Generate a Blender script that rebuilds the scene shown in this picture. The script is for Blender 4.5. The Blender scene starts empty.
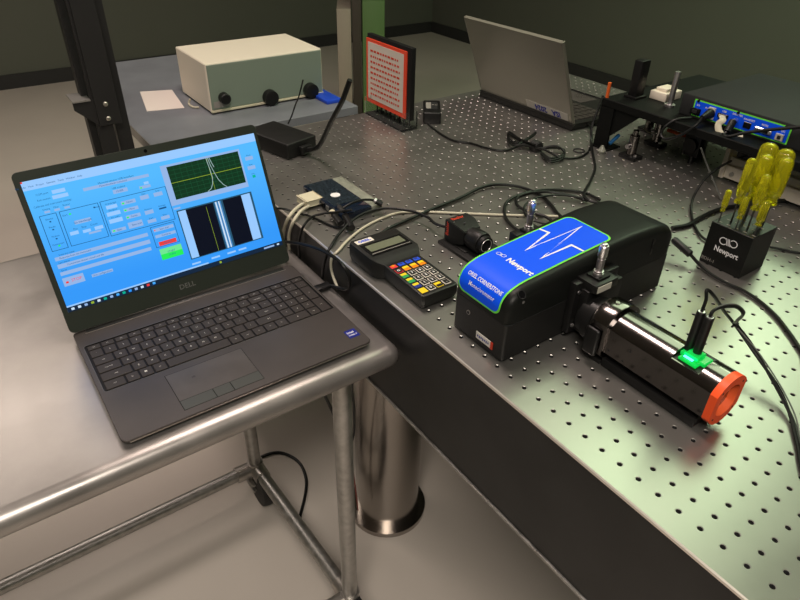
import bpy, bmesh, math, random
from mathutils import Vector, Matrix, Quaternion
random.seed(7)
SC = bpy.context.scene
COL = SC.collection
H = 0.9                                   # height of the optical table top above the floor
PI = math.pi
# ------------------------------------------------------------------ camera
FPX = 635.388
RC = Matrix(((0.5759, 0.8172, 0.0213), (0.4731, -0.3120, -0.8239), (-0.6667, 0.4846, -0.5663)))
import mathutils
_r = Vector((1.9657852050200002, 1.0329748905877087, -0.5164145278153629))
RC = Matrix.Rotation(_r.length, 3, _r.normalized())
TC = Vector((0.2767187072196008, 0.20876594696106723, 0.6812442960945573))
CC = -(RC.transposed() @ TC)              # camera centre, table frame (z = 0 on the table top)
cam = bpy.data.cameras.new('camera'); cam.sensor_width = 36; cam.lens = FPX / 800 * 36
cam.clip_start = 0.02; cam.clip_end = 60
co = bpy.data.objects.new('camera', cam); COL.objects.link(co)
rw = RC.transposed() @ Matrix(((1, 0, 0), (0, -1, 0), (0, 0, -1)))
co.matrix_world = Matrix.Translation(CC + Vector((0, 0, H))) @ rw.to_4x4()
SC.camera = co
def ray(u, v): return RC.transposed() @ Vector(((u - 400) / FPX, (v - 300) / FPX, 1))
def P(u, v, z=0.0):                       # point of the photograph at height z over the table top
    d = ray(u, v); return CC + d * ((z - CC.z) / d.z)
def V(u, v, x=None, y=None):              # point of the photograph on a vertical plane
    d = ray(u, v); t = (x - CC.x) / d.x if x is not None else (y - CC.y) / d.y
    return CC + d * t
# ------------------------------------------------------------------ world, lamps, exposure
SC.view_settings.view_transform = 'Standard'; SC.view_settings.look = 'None'
SC.view_settings.gamma = 1; SC.view_settings.use_curve_mapping = False
SC.view_settings.exposure = 0.0
SC.cycles.sample_clamp_indirect = 2.5; SC.cycles.caustics_reflective = False
wd = bpy.data.worlds.new('world'); SC.world = wd; wd.use_nodes = True
wd.node_tree.nodes['Background'].inputs[0].default_value = (0.9, 0.88, 0.85, 1)
wd.node_tree.nodes['Background'].inputs[1].default_value = 0.35
# ceiling fixtures and added fill panels: name, centre x, y, size x, y, colour, watts
LAMPS = [('green', -0.85, 1.80, 0.90, 1.70, (0.77, 1.0, 0.64), 11),
         ('rear', -1.10, 3.15, 0.80, 0.90, (0.77, 1.0, 0.64), 12),
         ('warm', -0.95, 0.10, 0.80, 0.34, (1.0, 0.82, 0.74), 24),
         ('far', -3.20, -0.7, 1.00, 1.20, (1.0, 0.86, 0.76), 21),  # added for general fill, no known fixture there
         ('near', 0.85, -1.05, 0.6, 1.2, (1.0, 0.90, 0.80), 52)]  # added unseen fill, aimed to brighten the floor under the cart
# ------------------------------------------------------------------ materials
MATS = {}
def mat(name, col, rough=0.5, metal=0.0, var=0.0, vscale=40, bump=0.0, bscale=200, rvar=0.0,
        emit=None, estr=1.0, trans=0.0, ior=1.45, coat=0.0, spec=0.5, alpha=1.0, stretch=(1, 1, 1), col2=None):
    m = bpy.data.materials.new(name); m.use_nodes = True; nt = m.node_tree; n = nt.nodes; l = nt.links
    b = n['Principled BSDF']
    b.inputs['Base Color'].default_value = (*col, 1); b.inputs['Roughness'].default_value = rough
    b.inputs['Metallic'].default_value = metal; b.inputs['IOR'].default_value = ior
    b.inputs['Transmission Weight'].default_value = trans; b.inputs['Coat Weight'].default_value = coat
    b.inputs['Specular IOR Level'].default_value = spec; b.inputs['Alpha'].default_value = alpha
    if emit: b.inputs['Emission Color'].default_value = (*emit, 1); b.inputs['Emission Strength'].default_value = estr
    if var or bump or rvar:
        tc = n.new('ShaderNodeTexCoord'); mp = n.new('ShaderNodeMapping'); mp.inputs['Scale'].default_value = stretch
        l.new(tc.outputs['Object'], mp.inputs['Vector'])
        nz = n.new('ShaderNodeTexNoise'); nz.inputs['Scale'].default_value = vscale; nz.inputs['Detail'].default_value = 5
        l.new(mp.outputs[0], nz.inputs['Vector'])
        if var:
            r = n.new('ShaderNodeValToRGB'); r.color_ramp.elements[0].position = 0.3; r.color_ramp.elements[1].position = 0.7
            c2 = col2 or tuple(min(1, c * (1 + var)) for c in col)
            r.color_ramp.elements[0].color = (*[c * (1 - var) for c in col], 1); r.color_ramp.elements[1].color = (*c2, 1)
            l.new(nz.outputs['Fac'], r.inputs['Fac']); l.new(r.outputs['Color'], b.inputs['Base Color'])
        if rvar:
            mr = n.new('ShaderNodeMapRange'); mr.inputs[1].default_value = 0.3; mr.inputs[2].default_value = 0.7
            mr.inputs['To Min'].default_value = max(0.02, rough - rvar); mr.inputs['To Max'].default_value = rough + rvar
            l.new(nz.outputs['Fac'], mr.inputs['Value']); l.new(mr.outputs[0], b.inputs['Roughness'])
        if bump:
            nb = n.new('ShaderNodeTexNoise'); nb.inputs['Scale'].default_value = bscale; nb.inputs['Detail'].default_value = 4
            l.new(mp.outputs[0], nb.inputs['Vector'])
            bp = n.new('ShaderNodeBump'); bp.inputs['Strength'].default_value = bump; bp.inputs['Distance'].default_value = 0.001
            l.new(nb.outputs['Fac'], bp.inputs['Height']); l.new(bp.outputs[0], b.inputs['Normal'])
    MATS[name] = m
    return m
M = MATS
def emi(name, col, s=1.0): return mat(name, (0.002, 0.002, 0.003), 0.5, emit=col, estr=s, spec=0.12)
mat('table_steel', (0.41, 0.40, 0.37), 0.33, 0.86, var=0.08, vscale=9, rvar=0.04)
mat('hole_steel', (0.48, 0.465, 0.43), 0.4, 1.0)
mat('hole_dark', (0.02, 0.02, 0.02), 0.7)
mat('table_edge', (0.85, 0.80, 0.72), 0.45, 0.8)  # paler than the top skin, paints in the highlight along the edge
mat('skirt_black', (0.012, 0.012, 0.0115), 0.45, var=0.35, vscale=14, bump=0.1, bscale=500)
mat('cart_steel', (0.35, 0.328, 0.31), 0.37, 0.72, var=0.16, vscale=11, bump=0.07, bscale=140, rvar=0.07, stretch=(1, 1, 1))
mat('pipe_steel', (0.42, 0.41, 0.39), 0.42, 0.9, var=0.2, vscale=60, bump=0.1, bscale=400, rvar=0.1)
mat('fitting_steel', (0.50, 0.47, 0.44), 0.35, 0.9, var=0.1, vscale=60)
mat('leg_steel', (0.36, 0.33, 0.30), 0.22, 1.0, var=0.12, vscale=6, stretch=(1, 1, 0.3))
mat('rubber', (0.015, 0.015, 0.015), 0.6)
mat('floor', (0.62, 0.56, 0.495), 0.42, var=0.035, vscale=3, bump=0.03, bscale=120)
mat('wall_paint', (0.118, 0.126, 0.10), 0.8, var=0.02, vscale=2)
mat('ceiling_tile', (0.30, 0.29, 0.27), 0.9, var=0.02, vscale=3)
mat('base_black', (0.03, 0.03, 0.03), 0.6)
mat('laptop_deck', (0.066, 0.057, 0.053), 0.42, 0.35, var=0.10, vscale=12, bump=0.04, bscale=1500)
mat('laptop_edge', (0.30, 0.27, 0.24), 0.3, 0.7)
mat('laptop_under', (0.02, 0.02, 0.02), 0.5)
mat('laptop_recess', (0.010, 0.009, 0.0085), 0.5, spec=0.2)
mat('recess_rim', (0.13, 0.12, 0.11), 0.35, 0.5)
mat('key_cap', (0.040, 0.034, 0.031), 0.5, spec=0.25)
mat('key_print', (0.62, 0.60, 0.56), 0.6)
mat('touchpad', (0.082, 0.072, 0.068), 0.30, 0.2, var=0.12, vscale=28, rvar=0.06)
mat('pad_button', (0.05, 0.052, 0.046), 0.4)
mat('bezel', (0.022, 0.028, 0.021), 0.38, spec=0.5, rvar=0.03, vscale=20)
mat('lens_black', (0.004, 0.004, 0.005), 0.15)
mat('logo_grey', (0.22, 0.22, 0.21), 0.35, 0.5)
mat('hinge', (0.035, 0.035, 0.033), 0.3, 0.5)
mat('sticker_blue', (0.01, 0.02, 0.22), 0.3)
mat('white_print', (0.80, 0.80, 0.80), 0.5)
mat('plastic_black', (0.008, 0.008, 0.008), 0.42, spec=0.4, bump=0.1, bscale=1200)
mat('plastic_matte', (0.008, 0.0082, 0.0078), 0.5, spec=0.35, bump=0.15, bscale=1500)
mat('cable_black', (0.006, 0.0065, 0.006), 0.40, spec=0.35)
mat('cable_grey', (0.10, 0.105, 0.095), 0.4)
mat('cable_cream', (0.56, 0.53, 0.40), 0.45)
mat('cream_plug', (0.62, 0.58, 0.42), 0.45)
mat('mono_black', (0.008, 0.009, 0.008), 0.40, spec=0.25, bump=0.12, bscale=1400)
mat('mono_base', (0.012, 0.012, 0.0115), 0.42, spec=0.35, bump=0.12, bscale=1400)
mat('anodised', (0.19, 0.175, 0.168), 0.15, 1.0)
mat('anodised_matte', (0.008, 0.008, 0.008), 0.38, 0.0, spec=0.4)
mat('label_blue', (0.003, 0.09, 0.92), 0.42, spec=0.3)
mat('label_green', (0.16, 0.75, 0.06), 0.45)
mat('chrome', (0.80, 0.77, 0.78), 0.34, 1.0)
mat('chrome_knurl', (0.42, 0.40, 0.41), 0.45, 1.0, bump=0.5, bscale=900)
mat('orange_plastic', (0.95, 0.10, 0.02), 0.42)
mat('orange_inner', (0.90, 0.14, 0.04), 0.5)
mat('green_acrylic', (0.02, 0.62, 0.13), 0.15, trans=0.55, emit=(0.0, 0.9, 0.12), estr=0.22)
emi('led_green', (0.0, 1.0, 0.12), 2.2); emi('led_cyan', (0.15, 0.9, 1.0), 2.5)
mat('yellow_acrylic', (1.0, 0.97, 0.04), 0.03, trans=0.85, ior=1.36)
mat('driver_steel', (0.12, 0.12, 0.11), 0.35, 0.9)
mat('block_black', (0.006, 0.0065, 0.006), 0.30)
mat('slot_grey', (0.28, 0.27, 0.24), 0.5)
mat('red_print', (0.60, 0.05, 0.02), 0.5)
mat('hc_black', (0.013, 0.0135, 0.0125), 0.42, spec=0.4, bump=0.1, bscale=1400)
mat('hc_face', (0.010, 0.010, 0.010), 0.35)
mat('lcd', (0.15, 0.165, 0.11), 0.3)
mat('lcd_frame', (0.008, 0.008, 0.008), 0.2)
mat('k_blue', (0.02, 0.08, 0.62), 0.4); mat('k_red', (0.75, 0.04, 0.05), 0.4); mat('k_orange', (0.75, 0.24, 0.01), 0.4)
mat('k_brown', (0.20, 0.035, 0.02), 0.4); mat('k_yellow', (0.85, 0.62, 0.02), 0.4); mat('k_green', (0.03, 0.33, 0.09), 0.4)
mat('k_dark', (0.010, 0.010, 0.010), 0.4); mat('k_navy', (0.02, 0.04, 0.25), 0.4)
mat('daq_navy', (0.012, 0.022, 0.045), 0.12, trans=0.35, coat=0.5)
mat('daq_board', (0.016, 0.024, 0.032), 0.25, var=0.8, vscale=170)
mat('clear_acrylic', (0.90, 0.94, 0.90), 0.04, trans=0.97, ior=1.12)
mat('clear_case', (0.42, 0.44, 0.36), 0.25, trans=0.45, var=0.15, vscale=100)
mat('desk_top', (0.185, 0.195, 0.22), 0.42, var=0.10, vscale=10)
mat('desk_edge', (0.42, 0.41, 0.39), 0.35, 0.7)
mat('frame_black', (0.018, 0.018, 0.018), 0.45)
mat('bolt_zinc', (0.5, 0.48, 0.42), 0.4, 0.9)
mat('paper', (0.80, 0.72, 0.66), 0.8)
mat('instrument_green', (0.20, 0.25, 0.20), 0.5)
mat('instrument_beige', (0.80, 0.73, 0.60), 0.55)
mat('lid_silver', (0.26, 0.25, 0.205), 0.42, 0.4)
mat('label_white', (0.72, 0.68, 0.60), 0.6)
mat('ink_blue', (0.02, 0.03, 0.35), 0.6)
mat('sign_orange', (0.80, 0.075, 0.03), 0.5)
mat('sign_white', (0.66, 0.60, 0.52), 0.6)
mat('rack_black', (0.005, 0.0055, 0.005), 0.55, spec=0.12, bump=0.1, bscale=800)
mat('box_grey', (0.024, 0.025, 0.025), 0.6, spec=0.15, bump=0.1, bscale=800)
mat('tool_blue', (0.02, 0.14, 0.35), 0.4); mat('tool_orange', (0.70, 0.12, 0.02), 0.45)
mat('socket_white', (0.55, 0.53, 0.45), 0.5)
mat('cabinet_green', (0.10, 0.19, 0.06), 0.5); mat('cabinet_beige', (0.36, 0.31, 0.25), 0.6); mat('cabinet_brown', (0.05, 0.04, 0.03), 0.6)
mat('lamp_frame', (0.6, 0.6, 0.6), 0.5)
# ------------------------------------------------------------------ mesh helpers (all coordinates in the table frame)
class MB:
    def __init__(s): s.bm = bmesh.new()
    def box(s, x0, x1, y0, y1, z0, z1, bev=0, seg=2, rot=0, piv=None):
        r = bmesh.ops.create_cube(s.bm, size=1); vs = r['verts']
        for v in vs: v.co = Vector(((x0 + x1) / 2 + v.co.x * (x1 - x0), (y0 + y1) / 2 + v.co.y * (y1 - y0), (z0 + z1) / 2 + v.co.z * (z1 - z0)))
        if bev:
            es = list({e for v in vs for e in v.link_edges})
            r = bmesh.ops.bevel(s.bm, geom=es, offset=bev, segments=seg, affect='EDGES', profile=0.5)
            vs = list({v for f in r['faces'] for v in f.verts} | {v for v in vs if v.is_valid})
        if rot:
            piv = Vector(piv) if piv is not None else Vector(((x0 + x1) / 2, (y0 + y1) / 2, 0))
            bmesh.ops.rotate(s.bm, verts=vs, cent=piv, matrix=Matrix.Rotation(rot, 3, 'Z'))
        return s
    def obox(s, o, ex, ey, ez, bev=0, seg=2):          # oriented box: corner + 3 edge vectors
        o, ex, ey, ez = map(Vector, (o, ex, ey, ez))
        r = bmesh.ops.create_cube(s.bm, size=1); vs = r['verts']
        for v in vs: v.co = o + ex * (v.co.x + .5) + ey * (v.co.y + .5) + ez * (v.co.z + .5)
        if bev:
            es = list({e for v in vs for e in v.link_edges})
            bmesh.ops.bevel(s.bm, geom=es, offset=bev, segments=seg, affect='EDGES', profile=0.5)
        return s
    def prism(s, pts, d, off=(0, 0, 0)):               # polygon extruded along vector d
        d = Vector(d); a = [s.bm.verts.new(Vector(p) + Vector(off)) for p in pts]; b = [s.bm.verts.new(v.co + d) for v in a]
        s.bm.faces.new(a[::-1]); s.bm.faces.new(b); n = len(a)
        for i in range(n): s.bm.faces.new((a[i], a[(i + 1) % n], b[(i + 1) % n], b[i]))
        return s
    def loft(s, rings, cap=True, close=True):
        R = [[s.bm.verts.new(Vector(p)) for p in r] for r in rings]
        n = len(R[0])
        for a, b in zip(R, R[1:]):
            for i in range(n if close else n - 1):
                j = (i + 1) % n; s.bm.faces.new((a[i], a[j], b[j], b[i]))
        if cap: s.bm.faces.new(R[0][::-1]); s.bm.faces.new(R[-1])
        return s
    def lathe(s, o, ax, prof, n=20, cap=True):         # prof: (distance along axis, radius)
        o = Vector(o); ax = Vector(ax).normalized(); u = ax.orthogonal().normalized(); w = ax.cross(u)
        return s.loft([[o + ax * t + (u * math.cos(2 * PI * k / n) + w * math.sin(2 * PI * k / n)) * r for k in range(n)] for t, r in prof], cap)
    def cyl(s, a, b, r, n=18, r2=None):
        a, b = Vector(a), Vector(b); return s.lathe(a, b - a, [(0, r), ((b - a).length, r if r2 is None else r2)], n)
    def tube(s, pts, r, n=8, sub=6, smooth=True, flat=1.0):
        pts = [Vector(p) for p in pts]
        if smooth and len(pts) > 2:
            q = []; e = [2 * pts[0] - pts[1]] + pts + [2 * pts[-1] - pts[-2]]
            for i in range(1, len(e) - 2):
                p0, p1, p2, p3 = e[i - 1:i + 3]
                for k in range(sub):
                    t = k / sub
                    q.append(0.5 * ((2 * p1) + (p2 - p0) * t + (2 * p0 - 5 * p1 + 4 * p2 - p3) * t * t + (3 * p1 - p0 - 3 * p2 + p3) * t ** 3))
            pts = q + [pts[-1]]
        rings = []; t = (pts[1] - pts[0]).normalized()
        up = Vector((0, 0, 1)) if abs(t.z) < 0.95 else Vector((1, 0, 0))
        u = t.cross(up).normalized()
        for i, p in enumerate(pts):
            t2 = (pts[min(i + 1, len(pts) - 1)] - pts[max(i - 1, 0)]).normalized()
            u = (u - t2 * u.dot(t2)).normalized(); w = t2.cross(u)
            rings.append([p + (u * math.cos(2 * PI * k / n) * r + w * math.sin(2 * PI * k / n) * r * flat) for k in range(n)])
        return s.loft(rings)
    def torus(s, c, ax, R, r, n=28, m=8):
        c = Vector(c); ax = Vector(ax).normalized(); u = ax.orthogonal().normalized(); w = ax.cross(u); G = []
        for i in range(n):
            a = 2 * PI * i / n; d = u * math.cos(a) + w * math.sin(a)
            G.append([s.bm.verts.new(c + d * (R + r * math.cos(2 * PI * k / m)) + ax * r * math.sin(2 * PI * k / m)) for k in range(m)])
        for i in range(n):
            for k in range(m): s.bm.faces.new((G[i][k], G[i][(k + 1) % m], G[(i + 1) % n][(k + 1) % m], G[(i + 1) % n][k]))
        return s
    def add_mesh(s, verts, faces):
        vs = [s.bm.verts.new(v) for v in verts]
        for f in faces:
            try: s.bm.faces.new([vs[i] for i in f])
            except ValueError: pass
        return s
ORIG = {}
def build(name, mb, m, parent=None, smooth=35, label=None, kind=None):
    bm = mb.bm if isinstance(mb, MB) else mb
    bmesh.ops.recalc_face_normals(bm, faces=bm.faces[:])
    me = bpy.data.meshes.new(name)
    o = bpy.data.objects.new(name, me); COL.objects.link(o)
    if parent is not None:
        og = ORIG[parent.name]; o.parent = parent
    else:
        xs = [v.co for v in bm.verts]
        og = Vector(((min(v.x for v in xs) + max(v.x for v in xs)) / 2, (min(v.y for v in xs) + max(v.y for v in xs)) / 2, min(v.z for v in xs)))
        o.location = og + Vector((0, 0, H))
    bmesh.ops.translate(bm, verts=bm.verts[:], vec=-og)
    bm.to_mesh(me); bm.free()
    me.materials.append(M[m] if isinstance(m, str) else m)
    if smooth:
        for p in me.polygons: p.use_smooth = True
        me.set_sharp_from_angle(angle=math.radians(smooth))
    ORIG[o.name] = og
    if label: o['label'] = label
    if kind: o['kind'] = kind
    return o
def thing(name, label, cat, loc, group=None):
    o = bpy.data.objects.new(name, None); COL.objects.link(o); o.empty_display_size = 0.02
    o.location = Vector(loc) + Vector((0, 0, H)); ORIG[o.name] = Vector(loc)
    o['label'] = label; o['category'] = cat
    if group: o['group'] = group
    return o
def tag(o, label, cat, group=None):
    o['label'] = label; o['category'] = cat
    if group: o['group'] = group
    return o
def struct(o): o['kind'] = 'structure'; return o
def text_geo(txt, size=1.0, bold=0.0):
    c = bpy.data.curves.new('t', 'FONT'); c.body = txt; c.size = size; c.align_x = 'CENTER'; c.align_y = 'CENTER'
    c.resolution_u = 2; c.offset = bold
    o = bpy.data.objects.new('t', c); COL.objects.link(o)
    dg = bpy.context.evaluated_depsgraph_get(); me = bpy.data.meshes.new_from_object(o.evaluated_get(dg))
    vs = [v.co.copy() for v in me.vertices]; fs = [tuple(p.vertices) for p in me.polygons]
    bpy.data.objects.remove(o); bpy.data.curves.remove(c); bpy.data.meshes.remove(me)
    return vs, fs
def put_text(mb, txt, size, o, ex, ey, off=0.0, bold=0.0, sx=1.0, shear=0.0, fn=None, width=None):
    o, ex, ey = Vector(o), Vector(ex).normalized(), Vector(ey).normalized(); n = ex.cross(ey)
    vs, fs = text_geo(txt, size, bold)
    if width: sx = width / (max(v.x for v in vs) - min(v.x for v in vs))
    if fn: mb.add_mesh([fn(v.x * sx + shear * v.y, v.y) for v in vs], fs)
    else: mb.add_mesh([o + ex * (v.x * sx + shear * v.y) + ey * v.y + n * off for v in vs], fs)
def strip(mb, pts, w, fn):            # polyline of width w drawn in 2D, mapped by fn
    out_l, out_r = [], []
    q = [Vector(p) for p in pts]
    for i, p in enumerate(q):
        a = (q[i] - q[i - 1]).normalized() if i > 0 else None
        b = (q[i + 1] - q[i]).normalized() if i < len(q) - 1 else None
        if a is None: a = b
        if b is None: b = a
        na = Vector((-a.y, a.x)); nb = Vector((-b.y, b.x)); m = (na + nb)
        m = m.normalized() if m.length > 1e-4 else na
        k = min(1 / max(m.dot(na), 0.2), 3.0)
        out_l.append(p + m * w / 2 * k); out_r.append(p - m * w / 2 * k)
    for i in range(len(q) - 1):
        quad = [out_l[i], out_l[i + 1], out_r[i + 1], out_r[i]]
        vs = [mb.bm.verts.new(fn(v.x, v.y)) for v in quad]; mb.bm.faces.new(vs)

# ================================================================== ROOM
X0, X1, Y0, Y1, ZF, ZC = -5.4, 2.4, -2.8, 3.9, -H, 1.9
struct(build('floor', MB().box(X0, X1, Y0, Y1, ZF - 0.1, ZF), 'floor'))
struct(build('ceiling', MB().box(X0, X1, Y0, Y1, ZC, ZC + 0.1), 'ceiling_tile'))
struct(build('wall_left', MB().box(X0 - 0.1, X0, Y0 - .1, Y1 + .1, ZF - .1, ZC + .1), 'wall_paint'))
struct(build('wall_right', MB().box(X1, X1 + 0.1, Y0 - .1, Y1 + .1, ZF - .1, ZC + .1), 'wall_paint'))
struct(build('wall_back', MB().box(X0, X1, Y1, Y1 + 0.1, ZF - .1, ZC + .1), 'wall_paint'))
struct(build('wall_front', MB().box(X0, X1, Y0 - 0.1, Y0, ZF - .1, ZC + .1), 'wall_paint'))
struct(build('baseboard_left', MB().box(X0, X0 + 0.015, Y0, Y1, ZF, ZF + 0.1), 'base_black'))
struct(build('baseboard_back', MB().box(X0 + .015, X1, Y1 - 0.015, Y1, ZF, ZF + 0.1), 'base_black'))
for nm, cx, cy, sx, sy, col, w in LAMPS:
    t = thing('ceiling_light', {'green': 'ceiling light panel of greenish tint over the optical table', 'warm': 'warm ceiling light panel over the cart and laptop',
        'far': 'added fill light panel over the far left of the room', 'rear': 'ceiling light panel near the back wall', 'near': 'added fill light panel behind the camera'}[nm], 'light', (cx, cy, ZC - 0.04), 'ceiling light panels')
    f = MB()
    f.box(cx - sx/2 - .03, cx + sx/2 + .03, cy - sy/2 - .03, cy - sy/2, ZC - .04, ZC); f.box(cx - sx/2 - .03, cx + sx/2 + .03, cy + sy/2, cy + sy/2 + .03, ZC - .04, ZC)
    f.box(cx - sx/2 - .03, cx - sx/2, cy - sy/2, cy + sy/2, ZC - .04, ZC); f.box(cx + sx/2, cx + sx/2 + .03, cy - sy/2, cy + sy/2, ZC - .04, ZC)
    build('frame', f, 'lamp_frame', t)
    build('diffuser', MB().box(cx - sx/2, cx + sx/2, cy - sy/2, cy + sy/2, ZC - .028, ZC), mat('diffuser_' + nm, (0.8, 0.8, 0.8), 0.6, emit=col, estr=1.2), t)
    ld = bpy.data.lights.new('lamp', 'AREA'); ld.shape = 'RECTANGLE'; ld.size = sx; ld.size_y = sy; ld.energy = w; ld.color = col
    lo = bpy.data.objects.new('lamp_light', ld); COL.objects.link(lo); lo.parent = t; lo.location = (0, 0, 0.005)

# ================================================================== OPTICAL TABLE
TX0, TX1, TY0, TY1, TH = -1.228, 1.05, -0.033, 1.19, 0.203
tb = thing('optical_table', 'long steel optical table with a grid of threaded holes and black sides', 'table', ((TX0 + TX1) / 2, (TY0 + TY1) / 2, -H))
pitch = 0.0254
i0, i1 = math.ceil((TX0 + .012) / pitch), math.floor((TX1 - .012) / pitch)
j0, j1 = 0, math.floor((TY1 - .012) / pitch)
def hole_grid():
    K = 8; r1, r2, r3, dp = 0.0036, 0.0029, 0.0027, 0.008
    vt, fc, mi = [], [], []
    ang = [PI / 8 + k * PI / 4 for k in range(K)]
    def sq(cx, cy, k, h):
        a = PI / 8 + k * PI / 4; c, s = math.cos(a), math.sin(a); m = max(abs(c), abs(s)); return (cx + h * c / m, cy + h * s / m)
    h = pitch / 2
    for i in range(i0, i1 + 1):
        for j in range(j0, j1 + 1):
            cx, cy = i * pitch, j * pitch; b = len(vt)
            # outer ring: 8 points on the cell square + 4 corners handled by n-gons
            for k in range(K): x, y = sq(cx, cy, k, h); vt.append((x, y, 0))
            for k in range(K): vt.append((cx + r1 * math.cos(ang[k]), cy + r1 * math.sin(ang[k]), 0))
            for k in range(K): vt.append((cx + r2 * math.cos(ang[k]), cy + r2 * math.sin(ang[k]), -0.0008))
            for k in range(K): vt.append((cx + r3 * math.cos(ang[k]), cy + r3 * math.sin(ang[k]), -dp))
            cb = len(vt)
            for sx, sy in ((1, 1), (-1, 1), (-1, -1), (1, -1)): vt.append((cx + sx * h, cy + sy * h, 0))
            for k in range(K):
                q = (k + 1) % K
                if k % 2 == 0: fc.append((b + k, cb + k // 2, b + q, b + 8 + q, b + 8 + k))
                else: fc.append((b + k, b + q, b + 8 + q, b + 8 + k))
                mi.append(0)
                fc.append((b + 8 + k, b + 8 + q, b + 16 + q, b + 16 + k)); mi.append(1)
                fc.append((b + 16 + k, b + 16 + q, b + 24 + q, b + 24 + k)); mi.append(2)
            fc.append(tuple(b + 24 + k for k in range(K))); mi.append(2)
    # rim around the cells, and edges down to the skirt
    gx0, gx1, gy0, gy1 = i0 * pitch - h, i1 * pitch + h, j0 * pitch - h, j1 * pitch + h
    O = [(TX0, TY0), (TX1, TY0), (TX1, TY1), (TX0, TY1)]; I = [(gx0, gy0), (gx1, gy0), (gx1, gy1), (gx0, gy1)]
    b = len(vt); vt += [(x, y, 0) for x, y in I] + [(x + .0015 * (1 if x < 0 else -1), y + .0015 * (1 if y < .5 else -1), 0) for x, y in O] + [(x, y, -.0015) for x, y in O] + [(x, y, -.0048) for x, y in O]
    for k in range(4):
        q = (k + 1) % 4
        fc.append((b + 4 + k, b + 4 + q, b + q, b + k)); mi.append(0)
        fc.append((b + 8 + k, b + 8 + q, b + 4 + q, b + 4 + k)); mi.append(3)
        fc.append((b + 12 + k, b + 12 + q, b + 8 + q, b + 8 + k)); mi.append(3)
    og = ORIG[tb.name]
    me = bpy.data.meshes.new('tabletop'); me.from_pydata([(x - og.x, y - og.y, z - og.z) for x, y, z in vt], [], fc)
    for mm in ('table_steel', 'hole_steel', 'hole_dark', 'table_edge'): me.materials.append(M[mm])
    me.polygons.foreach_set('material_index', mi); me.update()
    o = bpy.data.objects.new('tabletop', me); COL.objects.link(o); o.parent = tb; ORIG[o.name] = og
    o['label'] = 'steel top skin with a square grid of threaded holes'
hole_grid()
sk = MB(); g = 0.0015
sk.box(TX0 + g, TX1 - g, TY0 + g, TY0 + .01, -TH, -.0048); sk.box(TX0 + g, TX1 - g, TY1 - .01, TY1 - g, -TH, -.0048)
sk.box(TX0 + g, TX0 + .01, TY0 + .01, TY1 - .01, -TH, -.0048); sk.box(TX1 - .01, TX1 - g, TY0 + .01, TY1 - .01, -TH, -.0048)
build('side_panel', sk, 'skirt_black', tb, label='black painted side panels')
build('bottom_skin', MB().box(TX0 + .004, TX1 - .004, TY0 + .004, TY1 - .004, -TH - .004, -TH), 'skirt_black', tb)
build('bottom_edge', MB().box(TX0 - .001, TX1 + .001, TY0 - .0015, TY0 + .006, -TH - .006, -TH - .001, .001), 'pipe_steel', tb, label='thin bright bottom edge')
lc = V(388, 440, y=0.15)
for lx, ly in ((lc.x, 0.15), (lc.x, 1.0), (0.72, 0.15), (0.72, 1.0)):
    lr = 0.5 * 66 / FPX * (lc - CC).length * 0.98
    lg = build('leg', MB().lathe((lx, ly, -H), (0, 0, 1), [(0, lr + .02), (.015, lr + .02), (.015, lr), (H - TH - .03, lr), (H - TH - .03, lr * .7), (H - TH - .004, lr * .7)], 40), 'leg_steel', tb, label='thick round steel leg')

# ================================================================== CART
CZ = -0.060
CXf, CXb, CYr, CYl = -0.415, -1.035, -0.0362, -1.30
ct = thing('utility_cart', 'brushed stainless steel cart with rolled edges on a pipe frame', 'cart', ((CXf + CXb) / 2, (CYr + CYl) / 2, -H))
def cart_ring(z, ins, n=7):
    # outline rounded at the corners, ins = inset from the outer edge
    pts = []; R = max(0.001, 0.022 - ins)
    for cx, cy, a0 in ((CXf - .022, CYr - .022, 0), (CXb + .022, CYr - .022, PI / 2), (CXb + .022, CYl + .022, PI), (CXf - .022, CYl + .022, 3 * PI / 2)):
        for k in range(n): a = a0 + k / (n - 1) * PI / 2; pts.append((cx + R * math.cos(a), cy + R * math.sin(a), z))
    return pts
top = MB(); rings = []
RR = 0.019
for k in range(0, 11):
    a = k / 10 * PI; rings.append(cart_ring(CZ - RR + RR * math.cos(a), RR * (1 - math.sin(a)) ))
rings.append(cart_ring(CZ - 2 * RR, .0215))
top.loft(rings[::1])
build('cart_top', top, 'cart_steel', ct, 50, label='scratched stainless steel top with rolled edge')
fl_ = V(343.5, 440, y=-0.105)
fx, fy = fl_.x - .0, -0.105
rl_ = V(252.5, 447, x=-0.95)
rx, ry = rl_.x, rl_.y
PR = 0.0165
zb = V(253, 468, x=-0.95).z
def pipe(a, b, r=PR): return build('pipe_leg', MB().cyl(a, b, r, 20), 'pipe_steel', ct, label=None)
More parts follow.
